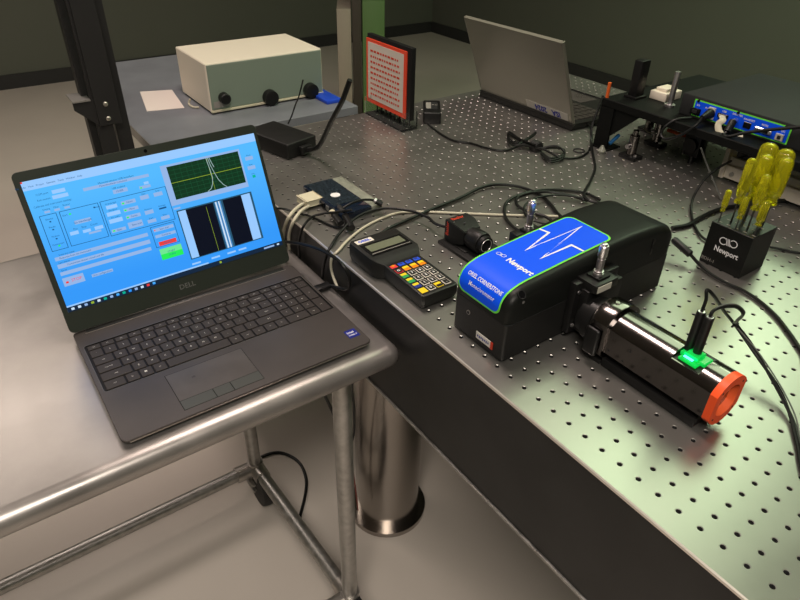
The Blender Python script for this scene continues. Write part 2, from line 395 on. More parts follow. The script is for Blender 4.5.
for (lx, ly) in ((fx, fy), (rx, ry), (fx, -1.2), (rx, -1.2)):
    build('leg', MB().cyl((lx, ly, zb), (lx, ly, CZ - 2 * RR), PR, 20), 'pipe_steel', ct)
    f = MB().cyl((lx, ly, zb - .03), (lx, ly, zb + .022), PR * 1.28, 20)
    sy = -1 if ly > -1 else 1; sx = 1 if lx < -.8 else -1
    f.cyl((lx, ly, zb), (lx, ly + sy * .055, zb), PR * 1.28, 20); f.cyl((lx, ly, zb), (lx + sx * .045, ly, zb), PR * 1.28, 20)
    build('pipe_fitting', f, 'fitting_steel', ct, label='cast corner fitting')
    # caster
    cs = MB(); cs.box(lx - .032, lx + .032, ly - .028, ly + .028, zb - .036, zb - .030, .002); cs.cyl((lx, ly, zb - .05), (lx, ly, zb - .036), .024, 18)
    for s_y in (-.026, .022): cs.prism([(lx - .034, ly + s_y, zb - .05), (lx + .034, ly + s_y, zb - .05), (lx + .034, ly + s_y, -H + .055), (lx - .002, ly + s_y, -H + .055)], (0, .004, 0))
    cs.box(lx - .034, lx + .034, ly - .026, ly + .026, zb - .052, zb - .048)
    cc = build('caster', cs, 'pipe_steel', ct)
    build('caster_wheel', MB().lathe((lx + .018, ly - .018, -H + .0635), (0, 1, 0), [(0, .045), (.003, .060), (.018, .0635), (.033, .060), (.036, .045)], 30), 'rubber', cc)
build('rail', MB().cyl((rx, ry, zb), (rx, -1.2, zb), PR, 18), 'pipe_steel', ct)
build('rail', MB().cyl((fx, fy, zb), (fx, -1.2, zb), PR, 18), 'pipe_steel', ct)
build('rail', MB().cyl((rx, ry, zb), (fx, fy, zb), PR, 18), 'pipe_steel', ct)
build('rail', MB().cyl((rx, -1.2, zb), (fx, -1.2, zb), PR, 18), 'pipe_steel', ct)

# ================================================================== LAPTOP ON THE CART
LZ = -0.0480
LX0, LX1, LY0, LY1 = -0.712, -0.4445, -0.4455, -0.0765
lp = thing('laptop', 'open black laptop on the steel cart with a bright blue control screen', 'laptop', ((LX0 + LX1) / 2, (LY0 + LY1) / 2, CZ))
def rrect(x0, x1, y0, y1, r, z, n=5):
    pts = []
    for cx, cy, a0 in ((x1 - r, y1 - r, 0), (x0 + r, y1 - r, PI / 2), (x0 + r, y0 + r, PI), (x1 - r, y0 + r, 3 * PI / 2)):
        for k in range(n): a = a0 + k / (n - 1) * PI / 2; pts.append((cx + r * math.cos(a), cy + r * math.sin(a), z))
    return pts
# deck with a recess for the keys
KX0, KX1, KY0, KY1 = -0.668, -0.5500, -0.4395, -0.0805
dk = MB(); bm = dk.bm
zt = LZ
outer = [bm.verts.new(p) for p in rrect(LX0, LX1, LY0, LY1, .009, zt)]
inner = [bm.verts.new(p) for p in rrect(KX0, KX1, KY0, KY1, .004, zt)]
n = len(outer)
for i in range(n): bm.faces.new((outer[i], outer[(i + 1) % n], inner[(i + 1) % n], inner[i]))
prev = outer
for dz, ins in ((-.0008, -.0006), (-.0030, -.0006)):
    cur = [bm.verts.new(p) for p in rrect(LX0 + ins, LX1 - ins, LY0 + ins, LY1 - ins, .009, zt + dz)]
    for i in range(n): bm.faces.new((prev[i], cur[i], cur[(i + 1) % n], prev[(i + 1) % n]))
    prev = cur
build('deck', dk, 'laptop_deck', lp, label='dark grey palm rest and keyboard surround')
ub = MB()
ub.loft([rrect(LX0 + .001, LX1 - .0006, LY0 + .0006, LY1 - .0006, .009, zt - .0030), rrect(LX0 + .002, LX1 - .002, LY0 + .001, LY1 - .001, .009, zt - .0055),
         [(p[0], p[1], CZ + .0015 + (p[0] - LX0) / (LX1 - LX0) * .0040) for p in rrect(LX0 + .003, LX1 - .012, LY0 + .006, LY1 - .006, .009, 0)]])
build('bottom_case', ub, 'laptop_deck', lp)
build('front_trim', MB().box(LX1 - .0001, LX1 + .0012, LY0 + .008, LY1 - .008, zt - .0046, zt - .0026, .0004), 'laptop_edge', lp, label='pale metal strip along the front edge')
for fx_, fy_ in ((LX0 + .03, LY0 + .03), (LX0 + .03, LY1 - .03), (LX1 - .03, LY0 + .03), (LX1 - .03, LY1 - .03)):
    build('foot', MB().lathe((fx_, fy_, CZ), (0, 0, 1), [(0, .008), (.004, .008)], 14), 'rubber', lp)
kf = MB(); kf.loft([rrect(KX0, KX1, KY0, KY1, .004, zt), rrect(KX0 + .0006, KX1 - .0006, KY0 + .0006, KY1 - .0006, .0035, zt - .0016)], cap=False)
kf.bm.faces.new([kf.bm.verts.new(p) for p in rrect(KX0 + .0006, KX1 - .0006, KY0 + .0006, KY1 - .0006, .0035, zt - .0016)])
kb = build('keyboard', kf, 'laptop_recess', lp, label='black recessed keyboard tray')
rm = MB(); a_ = rrect(KX0 - .0009, KX1 + .0009, KY0 - .0009, KY1 + .0009, .005, zt + .0002); b_ = rrect(KX0, KX1, KY0, KY1, .004, zt + .0002)
va = [rm.bm.verts.new(p) for p in a_]; vb = [rm.bm.verts.new(p) for p in b_]
for i in range(n): rm.bm.faces.new((va[i], va[(i + 1) % n], vb[(i + 1) % n], vb[i]))
build('keyboard_rim', rm, 'recess_rim', lp, label='thin paler line around the keyboard')
# keys
ky0, ky1 = KY0 + .0025, KY1 - .0025; U = (ky1 - ky0) / 18.5
rowx = [KX0 + .0022]; rows_h = [.0125] + [.0202] * 5
for h_ in rows_h: rowx.append(rowx[-1] + h_)
mainrows = [
 [(i * 18.5 / 18, 18.5 / 18, l_) for i, l_ in enumerate(['esc', 'F1', 'F2', 'F3', 'F4', 'F5', 'F6', 'F7', 'F8', 'F9', 'F10', 'F11', 'F12', 'prt', 'ins', 'del', 'hm', 'end'])],
 None, None, None, None, None]
def seq(ws, labs):
    o, x = [], 0
    for w_, l_ in zip(ws, labs): o.append((x, w_, l_)); x += w_
    return o
mainrows[1] = seq([1] * 13 + [1.5] + [1] * 4, list('`1234567890-=') + ['backspace', 'num', '/', '*', '-'])
mainrows[2] = seq([1.5] + [1] * 13 + [1] * 3, ['tab'] + list('QWERTYUIOP[]\\') + ['7', '8', '9'])
mainrows[3] = seq([1.75] + [1] * 11 + [1.75] + [1] * 3, ['caps lock'] + list("ASDFGHJKL;'") + ['enter', '4', '5', '6'])
mainrows[4] = seq([2.25] + [1] * 10 + [2.25] + [1] * 3, ['shift'] + list('ZXCVBNM,./') + ['shift', '1', '2', '3'])
mainrows[5] = seq([1.5, 1, 1, 1, 5, 1, 1, 1, 1, 1, 2, 1], ['ctrl', 'fn', '#', 'alt', '', 'alt', 'ctrl', '<', '^', '>', '0', 'del'])
keymesh = {}
leg = MB()
def put_key(x, y, wx, wy, txt):
    gp = .0025; wx -= gp; wy -= gp
    k = (round(wx, 4), round(wy, 4))
    if k not in keymesh:
        mb = MB(); mb.loft([rrect(0, wx, 0, wy, .0010, 0, 3), rrect(0, wx, 0, wy, .0010, .0012, 3), rrect(.0005, wx - .0005, .0005, wy - .0005, .0009, .0016, 3)])
        bmesh.ops.recalc_face_normals(mb.bm, faces=mb.bm.faces[:])
        me = bpy.data.meshes.new('key'); mb.bm.to_mesh(me); mb.bm.free(); me.materials.append(M['key_cap']); keymesh[k] = me
    o = bpy.data.objects.new('key', keymesh[k]); COL.objects.link(o); o.parent = kb
    o.location = Vector((x + gp / 2, y + gp / 2, zt - .0014)) - ORIG[kb.name]
    if txt == '#':
        for a in (0, 1):
            for b in (0, 1): leg.box(x + wx / 2 - .0012 + a * .0018, x + wx / 2 + .0004 + a * .0018, y + wy / 2 - .0012 + b * .0018, y + wy / 2 + .0004 + b * .0018, zt + .0002, zt + .0003)
    elif txt: put_text(leg, txt, .0044 if len(txt) == 1 else .0030, (x + gp / 2 + wx / 2, y + gp / 2 + wy / 2, zt + .0003), (0, 1, 0), (-1, 0, 0), 0)
for r, row in enumerate(mainrows):
    for (u0, w_, t_) in row:
        put_key(rowx[r], ky0 + u0 * U, rows_h[r], w_ * U, t_)
put_key(rowx[2], ky0 + 17.5 * U, .0404, U, '+'); put_key(rowx[4], ky0 + 17.5 * U, .0404, U, 'ent')
build('key_legend', leg, 'key_print', kb, 0, kind='stuff')
# touchpad and its three buttons
tp0, tp1, ta, tz_ = -0.362, -0.249, -0.537, -0.457
build('touchpad', MB().box(ta, -.4765, tp0, tp1, zt - .001, zt + .0003, .0002, 1), 'touchpad', lp, label='smooth touchpad with smudges')
gm = MB(); gm.box(ta - .0008, tz_ + .0008, tp0 - .0008, tp1 + .0008, zt - .001, zt + .00012)
build('touchpad_gap', gm, 'laptop_recess', lp)
for a, b in ((tp0, -.3175), (-.3165, -.2925), (-.2915, tp1)):
    build('touchpad_button', MB().box(-.4757, tz_, a, b, zt - .001, zt + .0005, .0003, 1), 'pad_button', lp)
st = build('processor_sticker', MB().box(-.4865, -.4665, -.1015, -.083, zt, zt + .0003, .0001, 1), 'sticker_blue', lp, label='small blue sticker with white lettering')
s_ = MB(); put_text(s_, 'intel', .0068, (-.4795, -.0935, zt + .0005), (0, 1, 0), (-1, 0, 0), bold=.0001); put_text(s_, 'CORE i7', .0040, (-.4725, -.0925, zt + .0005), (0, 1, 0), (-1, 0, 0), bold=.0001)
build('sticker_print', s_, 'white_print', st, 0)
# hinge bar
build('hinge', MB().box(LX0 + .002, LX0 + .0115, LY0 + .018, LY1 - .018, zt - .006, zt + .0012, .0015), 'hinge', lp, label='black hinge barrel')
build('hinge_gap', MB().box(LX0 + .0115, LX0 + .013, LY0 + .016, LY1 - .016, zt - .002, zt + .0004), 'laptop_edge', lp)
# lid
LO = Vector((-.7051, -.4485, -.045)); LW, LH, LA, LYAW = .3743, .2443, .3708, .0304
le = Vector((-math.sin(LYAW), math.cos(LYAW), 0)); ln = Vector((-math.cos(LYAW), -math.sin(LYAW), 0))
ldv = ln * math.sin(LA) + Vector((0, 0, 1)) * math.cos(LA); lnm = le.cross(ldv)            # towards the viewer
def LP(s, t, off=0.0): return LO + le * s + ldv * t + lnm * off
def lid_ring(r, off, ins=0):
    pts = []
    for cs_, ct_, a0 in ((LW - ins - r, LH - ins - r, 0), (ins + r, LH - ins - r, PI / 2), (ins + r, ins + r, PI), (LW - ins - r, ins + r, 3 * PI / 2)):
        for k in range(6): a = a0 + k / 5 * PI / 2; pts.append(LP(cs_ + r * math.cos(a), ct_ + r * math.sin(a), off))
    return pts
ld_ = MB(); ld_.loft([lid_ring(.006, -.0075, .003), lid_ring(.007, -.006, .0005), lid_ring(.008, -.0015, 0), lid_ring(.0075, 0, .0006)])
lid = build('lid', ld_, 'bezel', lp, label='black screen lid with dark bezel')
def SP(X, Y, off): return LP(.008 + .36 * X, .033 + .197 * Y, off)
def ui_rects(rs, off):
    mb = MB()
    for x0, y0, x1, y1 in rs:
        mb.bm.faces.new([mb.bm.verts.new(SP(*q, off)) for q in ((x0, y0), (x1, y0), (x1, y1), (x0, y1))])
    return mb
SB = 1.0
emi('s_blue', (0.08, 0.46, 1.0), SB)
_m = M['s_blue'].node_tree; _g = _m.nodes.new('ShaderNodeTexCoord'); _x = _m.nodes.new('ShaderNodeSeparateXYZ'); _r2 = _m.nodes.new('ShaderNodeValToRGB')
_m.links.new(_g.outputs['Generated'], _x.inputs[0]); _m.links.new(_x.outputs['Z'], _r2.inputs['Fac']); _m.links.new(_r2.outputs['Color'], _m.nodes['Principled BSDF'].inputs['Emission Color'])
_r2.color_ramp.elements[0].color = (0.035, 0.32, 0.96, 1); _r2.color_ramp.elements[0].position = 0.15; _r2.color_ramp.elements[1].color = (0.09, 0.49, 1.0, 1); _r2.color_ramp.elements[1].position = 0.85; emi('s_blue2', (0.025, 0.30, 0.95), SB); emi('s_light', (0.32, 0.59, 1.0), SB)
emi('s_grey', (0.30, 0.47, 0.80), SB); emi('s_white', (0.62, 0.78, 0.95), SB); emi('s_line', (0.01, 0.10, 0.28), SB)
emi('s_black', (0.002, 0.004, 0.012), SB); emi('s_plot', (0.004, 0.035, 0.012), SB); emi('s_grid', (0.01, 0.10, 0.04), SB)
emi('s_yellow', (0.30, 0.42, 0.03), SB); emi('s_curve', (0.35, 0.50, 0.50), SB); emi('s_red', (0.85, 0.05, 0.04), SB)
emi('s_green', (0.02, 0.85, 0.10), SB); emi('s_green2', (0.16, 0.80, 0.30), SB); emi('s_task', (0.006, 0.02, 0.05), SB); emi('s_glow', (0.05, 0.22, 0.50), SB)
emi('s_dim', (0.02, 0.09, 0.16), SB); emi('s_teal', (0.0, 0.45, 0.30), SB)
scr = MB(); scr.obox(LP(.008, .033, -.0005), le * .36, ldv * .197, lnm * .0007)
scr = build('screen', scr, 's_blue', lid, 0, label='bright blue instrument control display')
UIO = [.00045]
def ui(name, rs, m, label=None):
    UIO[0] += .00001
    return build(name, ui_rects(rs, UIO[0]), m, lid, 0, label=label, kind='stuff' if len(rs) > 1 else None)
ui('screen_title_bar', [(0, .933, 1, 1)], 's_light', 'pale title bar')
ui('screen_taskbar', [(0, 0, 1, .038)], 's_task', 'dark task bar'); ui('screen_status_line', [(0, .038, .62, .05)], 's_light')
greys = [(.21, .842, .48, .865), (.318, .772, .378, .802), (.426, .762, .474, .785), (.021, .395, .4, .423), (.021, .335, .4, .367), (.021, .28, .395, .307),
         (.416, .68, .453, .712), (.475, .68, .513, .71), (.416, .56, .453, .59), (.416, .49, .453, .516), (.475, .49, .513, .516), (.426, .43, .517, .437),
         (.428, .41, .517, .437), (.427, .36, .518, .384), (.334, .675, .395, .705), (.336, .62, .397, .647), (.336, .563, .397, .591), (.334, .487, .395, .535),
         (.137, .62, .201, .649), (.131, .205, .217, .228), (.263, .49, .322, .515), (.926, .79, .965, .82), (.926, .71, .965, .74), (.02, .195, .102, .26),
         (.045, .75, .066, .766), (.082, .75, .103, .766), (.12, .75, .141, .766), (.175, .525, .225, .54), (.535, .575, .908, .9), (.54, .542, .57, .556)]
ui('screen_fields', greys, 's_grey', 'grey blue buttons and fields'); 
ui('screen_plot_frame', [(.548, .112, .912, .53)], 's_dim')
ui('screen_boxes', [(.096, .873, .146, .9), (.091, .835, .151, .862), (.272, .672, .317, .699), (.266, .618, .321, .648), (.266, .562, .321, .593), (.107, .55, .14, .576),
         (.156, .545, .187, .567), (.203, .545, .237, .57), (.45, .79, .47, .81), (.553, .12, .588, .52), (.858, .12, .902, .52),
         (.546, .065, .587, .08), (.639, .065, .681, .08), (.718, .065, .76, .08), (.775, .065, .815, .08)], 's_light', 'white input boxes')
ln_ = []
def frame_(x0, y0, x1, y1, w=.0025, h=.004):
    ln_.extend([(x0, y0, x1, y0 + h), (x0, y1 - h, x1, y1), (x0, y0, x0 + w, y1), (x1 - w, y0, x1, y1)])
frame_(.021, .47, .085, .74); frame_(.095, .472, .247, .74); frame_(.254, .468, .534, .741); frame_(.417, .285, .524, .456)
ui('screen_lines', ln_, 's_line')
ui('screen_plot', [(.562, .616, .9, .883)], 's_plot', 'dark green graph'); 
ui('screen_grid', [(.562 + .338 * k / 12 - .0005, .616, .562 + .338 * k / 12 + .0005, .883) for k in range(1, 12)] + [(.562, .616 + .267 * k / 8 - .001, .9, .616 + .267 * k / 8 + .001) for k in range(1, 8)], 's_grid')
ui('screen_picture', [(.588, .118, .858, .52)], 's_black', 'black camera picture')
ui('screen_yellow_line', [(.562, .748, .9, .752), (.7458, .616, .7475, .883), (.682, .12, .6835, .5)], 's_yellow')
cv = MB()
def c2(pts, w): strip(cv, [(x * .36, y * .197) for x, y in pts], w, lambda a, b: SP(a / .36, b / .197, UIO[0] + .00002))
c2([(.744, .883), (.748, .80), (.75, .72), (.742, .67), (.73, .635), (.711, .618)], .0010)
c2([(.752, .883), (.756, .82), (.765, .75), (.775, .69), (.79, .645), (.805, .618)], .0010)
c2([(.759, .883), (.764, .84), (.77, .80)], .0010)
build('screen_curve', cv, 's_curve', lid, 0)
ui('screen_glow', [(.718, .118, .765, .52)], 's_dim'); ui('screen_glow', [(.724, .118, .756, .52)], 's_glow'); ui('screen_beam', [(.728, .118, .735, .52), (.743, .118, .749, .52)], 's_white', 'bright stripe in the picture')
ui('screen_red', [(.433, .292, .511, .325), (.03, .215, .04, .23), (0, .988, .007, 1), (.430, .42, .436, .427)], 's_red')
ui('screen_green', [(.426, .176, .524, .222)] + [(.338, y, .347, y + .012) for y in (.682, .627, .57)] + [(.268, .497, .277, .508), (.128, .70, .136, .711), (.05, .495, .058, .506), (.429, .765, .437, .776)], 's_green', 'green button')
ui('screen_green_top', [(.426, .222, .524, .267)], 's_green2')
ui('screen_lamps', [(.05, .68, .057, .69), (.05, .62, .057, .63), (.05, .55, .057, .56), (.225, .705, .232, .716)], 's_line'); ui('screen_blue_bar', [(.479, .573, .511, .586)], 's_line'); ui('screen_teal', [(.939, .637, .954, .66)], 's_teal')
ic = ['s_white', 's_white', 's_grey', 's_yellow', 's_white', 's_teal', 's_grey', 's_blue', 's_teal', 's_blue2', 's_grey', 's_white', 's_red', 's_blue']
icr = {}
for k, m_ in enumerate(ic): icr.setdefault(m_, []).append((.014 + k * .0262, .010, .026 + k * .0262, .028))
icr['s_yellow'].append((.67, .01, .68, .028)); icr['s_white'].append((.97, .012, .982, .026)); icr['s_grey'].append((.90, .012, .955, .026))
for m_, rr in icr.items(): ui('taskbar_icons', rr, m_)
tx = MB()
def T(t, X, Y, sz, m_=None): put_text(tx, t, sz, SP(X, Y, UIO[0] + .00003), le, ldv)
T('File   Edit   View   Project   Operate   Tools   Window   Help', .10, .958, .0036); T('Monochromator USB Interface', .345, .875, .0042); T('Monochromator connected', .33, .853, .0036)
T('USB enabled', .345, .815, .0038); T('12.000', .345, .787, .004); T('COM port', .06, .89, .0038); T('Exit session', .06, .85, .0038); T('Calibrate and instrument settings', .085, .808, .0038)
for x, t in ((.055, 'Grating'), (.092, 'Filter'), (.13, 'Shutter')): T(t, x, .778, .0034)
for y, t in ((.705, 'Shutter'), (.645, 'Ready'), (.575, 'Motion'), (.515, 'Connected')): T(t, .053, y, .0036)
T('Start', .112, .705, .0036); T('Ready', .238, .71, .0036); T('Go wavelength', .169, .634, .0042); T('Pos     Step     Count', .172, .59, .0040)
for y, t in ((.69, 'Home'), (.633, 'Move'), (.577, 'Sweep')): T(t, .37, y, .0038)
for y, t in ((.712, 'Wavelength'), (.66, 'Bandpass'), (.603, 'Slit width')): T(t, .295, y, .0034)
T('Scan', .295, .502, .004); T('Save scan', .37, .511, .004)
for x, y, t in ((.434, .722, 'Gain'), (.494, .72, 'Time'), (.434, .60, 'Position'), (.494, .60, 'Average'), (.434, .525, 'Start'), (.494, .525, 'Stop')): T(t, x, y, .0034)
T('Scanning status', .07, .434, .0036); T('Response from the instrument', .10, .409, .0036); T('Last status', .05, .377, .0036); T('Cornerstone shutter closed and idle', .13, .351, .0036); T('Error', .04, .317, .0036)
T('Start scan', .475, .423, .0038); T('Continue', .475, .372, .0038); T('ABORT', .472, .308, .0042); T('START', .475, .23, .0042); T('SCAN', .475, .205, .0042); T('Save configuration', .174, .216, .0038)
T('Wave', .945, .83, .0034); T('Pixel', .945, .75, .0034); T('Live', .945, .672, .0034)
build('screen_lettering', tx, 's_line', lid, 0, kind='stuff')
tr = MB(); put_text(tr, 'STOP', .0062, SP(.072, .228, UIO[0] + .00003), le, ldv); build('screen_stop_word', tr, 's_red', lid, 0, label='red word STOP')
dl = MB(); put_text(dl, 'DELL', .0115, LP(.187, .0165, .0003), le, ldv, bold=.0001, sx=1.05); build('maker_logo', dl, 'logo_grey', lid, 0, label='grey DELL lettering')
wc = LP(.187, .2375, 0); build('webcam', MB().cyl(wc - lnm * .001, wc + lnm * .0006, .0026, 18), 'lens_black', lid, label='tiny round webcam')
# usb plug and cable at the right side of the laptop
def cable(name, label, pts, r, m='cable_black', group=None, cat='cable', n=8, sub=6, flat=1.0):
    q = [P(*p) if len(p) == 3 else p[0] for p in pts]
    o = build(name, MB().tube(q, r, n, sub, flat=flat), m)
    return tag(o, label, cat, group)
pl = P(334, 292, -.058)
t = thing('usb_cable', 'black usb cable looping from the right side of the laptop', 'cable', (pl.x, pl.y, CZ))
a0 = Vector((-.622, LY1 + .0005, -.0535))
build('plug', MB().box(a0.x - .008, a0.x + .008, a0.y, a0.y + .028, a0.z - .0035, a0.z + .004, .002), 'plastic_black', t)
build('cord', MB().tube([a0 + Vector((0, .026, 0)), V(347, 289, y=-.040), V(349, 277, y=-.044), V(341, 263, y=-.050), V(325, 252, y=-.056), V(305, 245, y=-.062), V(284, 242, y=-.07), V(262, 246, y=-.09)], .0029, 8), 'cable_black', t)

# ================================================================== MONOCHROMATOR
mx0, mx1, my0, my1 = -.3585, -.2535, .006, .350
mn = thing('monochromator', 'black monochromator with a blue and green label over its sloping top', 'instrument', ((mx0 + mx1) / 2, (my0 + my1) / 2, 0))
ms = 0.0625
def topz(y):
    tab = [(.006, .083), (.0075, .090), (.011, .0965), (.016, .1015), (.024, .1055), (.036, .109), (.05, .111), (.12, .1165), (.2, .1215), (.25, .1225), (.3, .120), (.322, .117), (.336, .112), (.345, .104), (.350, .092)]
    if y <= tab[0][0]: return tab[0][1]
    for (a, b), (c, d) in zip(tab, tab[1:]):
        if y <= c: return b + (d - b) * (y - a) / (c - a)
    return tab[-1][1]
def mono_left(y): return mx0 - .012 * min(1, max(0, (y - .02) / .25))
ys = [.006, .0075, .011, .016, .024, .036, .05, .085, .12, .16, .2, .25, .3, .322, .336, .345, .350]
insd = {.006: .0075, .0075: .0045, .011: .002, .016: .0005, .350: .006, .345: .002}
cvx = MB(); rings = []
for y in ys:
    zt_ = topz(y); a = mono_left(y) + insd.get(y, 0); b = mx1 - insd.get(y, 0); r = .013 if y > .02 else .011
    pts = [(b, y, ms), (b, y, zt_ - r)]
    for k in range(1, 6): an = k / 6 * PI / 2; pts.append((b - r + r * math.cos(an), y, zt_ - r + r * math.sin(an)))
    pts += [(b - r, y, zt_)] + [((a + r) + (b - a - 2 * r) * (1 - k / 6), y, zt_) for k in range(1, 6)] + [(a + r, y, zt_)]
    for k in range(1, 6): an = PI / 2 + k / 6 * PI / 2; pts.append((a + r + r * math.cos(an), y, zt_ - r + r * math.sin(an)))
    pts += [(a, y, zt_ - r), (a, y, ms)]
    rings.append(pts)
cvx.loft(rings); build('cover', cvx, 'mono_black', mn, 40)
bs = MB(); bs.loft([rrect(mono_left(.3) + .002, mx1 - .0008, my0 + .0008, my1 - .001, .006, .004), rrect(mono_left(.3) + .002, mx1 - .0008, my0 + .0008, my1 - .001, .006, ms - .0006)])
glint = MB(); glint.loft([rrect(mx0 - .0004, mx1 + .0004, my0 - .0004, my1 - .02, .007, ms - .0005), rrect(mx0 - .0004, mx1 + .0004, my0 - .0004, my1 - .02, .007, ms + .0002)]); build('seam_glint', glint, 'box_grey', mn, label='thin grey line painted for light caught at the seam between cover and housing')  # lighter strip added to paint the light catching on the seam
bs.bm.verts.ensure_lookup_table()
for v in bs.bm.verts:
    if v.co.x < -.33: v.co.x = max(v.co.x, mono_left(v.co.y) + .0008 + (v.co.x - (mono_left(.3) + .002)))
build('housing', bs, 'mono_base', mn)
for x_ in (mx0 + .012, mx1 - .012):
    for y_ in (my0 + .02, my1 - .02): build('foot', MB().lathe((x_, y_, 0), (0, 0, 1), [(0, .006), (.0045, .006)], 12), 'rubber', mn)
# label following the cover: arc length map
prof = []; zz = [(.0056, .066), (.0056, .078), (.0057, .083), (.007, .0903), (.0105, .0968), (.0155, .1018), (.0237, .1058), (.0358, .1093), (.05, .1113), (.085, .1139), (.12, .1168), (.16, .1193), (.2, .1218), (.222, .1226)]
acc = 0; prof.append((0, zz[0]))
for a, b in zip(zz, zz[1:]): acc += math.hypot(b[0] - a[0], b[1] - a[1]); prof.append((acc, b))
def on_label(x, s, off=.0004):
    s = max(0, min(acc - 1e-5, s))
    for (s0, a), (s1, b) in zip(prof, prof[1:]):
        if s <= s1:
            t_ = (s - s0) / (s1 - s0); dy, dz = b[0] - a[0], b[1] - a[1]; L_ = math.hypot(dy, dz)
            return Vector((x, a[0] + dy * t_ - dz / L_ * off, a[1] + dz * t_ + dy / L_ * off))
lx0, lx1, ls0, ls1 = -.3520, -.2680, .0050, acc - .005
def label_mesh(x0, x1, s0, s1, r, off):
    mb = MB(); S_ = sorted({s0, s1} | {s0 + r * (1 - math.cos(k / 5 * PI / 2)) for k in range(6)} | {s1 - r * (1 - math.cos(k / 5 * PI / 2)) for k in range(6)} | {p[0] for p in prof if s0 < p[0] < s1})
    prevr = None
    for s in S_:
        d = min(s - s0, s1 - s); ins = 0 if d >= r else r - math.sqrt(max(0, r * r - (r - d) ** 2))
        row = [mb.bm.verts.new(on_label(x0 + ins + (x1 - x0 - 2 * ins) * k / 4, s, off)) for k in range(5)]
        if prevr:
            for k in range(4): mb.bm.faces.new((prevr[k], prevr[k + 1], row[k + 1], row[k]))
        prevr = row
    return mb
lbg = build('label_border', label_mesh(lx0, lx1, ls0, ls1, .0125, .0005), 'label_green', mn, 60, label='bright green label outline')
build('label_face', label_mesh(lx0 + .0026, lx1 - .0026, ls0 + .0026, ls1 - .0026, .0112, .0008), 'label_blue', mn, 60, label='glossy blue label')
lt = MB(); fnl = lambda cx, cs_: (lambda a, b: on_label(cx + a, cs_ + b, .0011))
put_text(lt, 'ORIEL CORNERSTONE', .0082, (0, 0, 0), (1, 0, 0), (0, 1, 0), fn=fnl(-.3072, .0350), bold=.00015, width=.066)
put_text(lt, 'Monochromator', .0082, (0, 0, 0), (1, 0, 0), (0, 1, 0), fn=fnl(-.3065, .0235), bold=.00008, width=.050)
put_text(lt, 'Newport', .0135, (0, 0, 0), (1, 0, 0), (0, 1, 0), fn=fnl(-.2965, .0875), bold=.0005, width=.047)
def logo_n(fn, s):       # two interlocked loops with three strokes
    for sg in (-1, 1):
        pts = [(sg * (.15 + .75 * 0.5 + .75 * .5 * math.cos(a)), sg * (.06 + .36 * math.sin(a))) for a in [math.radians(d) for d in range(-150, 151, 20)]]
        strip(lt2[0], [(p[0] * s, p[1] * s) for p in pts], .09 * s, fn)
    for k in (-1, 0, 1): strip(lt2[0], [((-.16 + k * .16) * s, .36 * s), ((.16 + k * .16 - .05) * s, -.36 * s)], .085 * s, fn)
lt2 = [lt]
logo_n(lambda a, b: on_label(-.3335 + a, .0885 + b, .0011), .0085)
Z = [(-.3500, .1775), (-.3340, .1805), (-.3210, .1245), (-.3175, .2280), (-.2935, .1250), (-.2913, .1805), (-.2700, .1815)]
strip(lt, Z, .0036, lambda a, b: on_label(a, b, .0011))
build('label_print', lt, 'white_print', mn, 0, label='white lettering and zigzag emblem', kind='stuff')
# barcode sticker and set screw on the front
bl = MB(); bl.box(-.3070, -.2735, my0 - .0002, my0 + .001, .012, .0235, .0004, 1); stk = build('serial_sticker', bl, 'label_white', mn, label='small white sticker with red end')
build('sticker_end', MB().box(-.2775, -.2733, my0 - .0005, my0 + .001, .012, .0235), 'red_print', stk)
sb = MB(); [sb.box(-.304 + k * .0035, -.302 + k * .0035, my0 - .0005, my0, .0165 - (k % 2) * .001, .0195) for k in range(7)]; build('sticker_print', sb, 'k_navy', stk)
build('set_screw', MB().cyl((-.3265, my0 + .002, .043), (-.3265, my0 - .0003, .043), .0034, 14), 'hole_steel', mn)
build('screw_socket', MB().cyl((-.3265, my0 + .002, .043), (-.3265, my0 - .0006, .043), .0024, 10), 'hole_dark', mn)
build('cover_screw', MB().cyl((mx1 - .009, .029, .0972), (mx1 - .0026, .029, .1036), .0056, 18), 'lens_black', mn)
build('screw_rim', MB().torus((mx1 - .0026, .029, .1036), (1, 0, 1), .0056, .0005, 20, 6), 'box_grey', mn)
build('cover_screw', MB().cyl((mx1 - .004, .031, .0925), (mx1 + .0004, .031, .0925), .0022, 10), 'chrome', mn)
build('latch_slot', MB().box(mx1 - .003, mx1 + .0008, .292, .2975, .078, .106, .0008), 'lens_black', mn)
# slit housings with micrometers
def micrometer(x, y, z0, par):
    build('micrometer', MB().lathe((x, y, z0), (0, 0, 1), [(0, .0068), (.003, .0068), (.0032, .0060), (.0045, .0060), (.0047, .0068), (.0065, .0068), (.0067, .0048), (.026, .0050), (.028, .0058), (.029, .0063), (.044, .0063), (.045, .0055), (.0452, .0040), (.0475, .0040), (.048, .003)], 24), 'chrome', par, 30, label='bright metal micrometer barrel')
    kn = MB().lathe((x, y, z0 + .0105), (0, 0, 1), [(0, .00515), (.014, .00535)], 24); build('micrometer_scale', kn, 'chrome_knurl', par)
sl = MB(); sl.box(mx1, mx1 + .012, .118, .205, .012, .094, .001); sl.box(mx1 + .012, mx1 + .026, .128, .198, .018, .086, .001); sl.box(mx1, mx1 + .034, .13, .175, .086, .0985, .001); sl.box(mx1 + .006, mx1 + .027, .142, .165, .0985, .1016)
slit = build('exit_slit', sl, 'anodised_matte', mn, label='black slit block on the right side')
micrometer(mx1 + .0165, .152, .1015, slit)
build('slit_plate', MB().box(mx1 + .0342, mx1 + .0352, .133, .160, .087, .0965), 'socket_white', slit)
for y_, z_ in ((.125, .025), (.125, .08), (.2, .03), (.135, .055)): build('screw', MB().cyl((mx1 + .012, y_, z_), (mx1 + .0135, y_, z_), .0028, 10), 'chrome', slit)
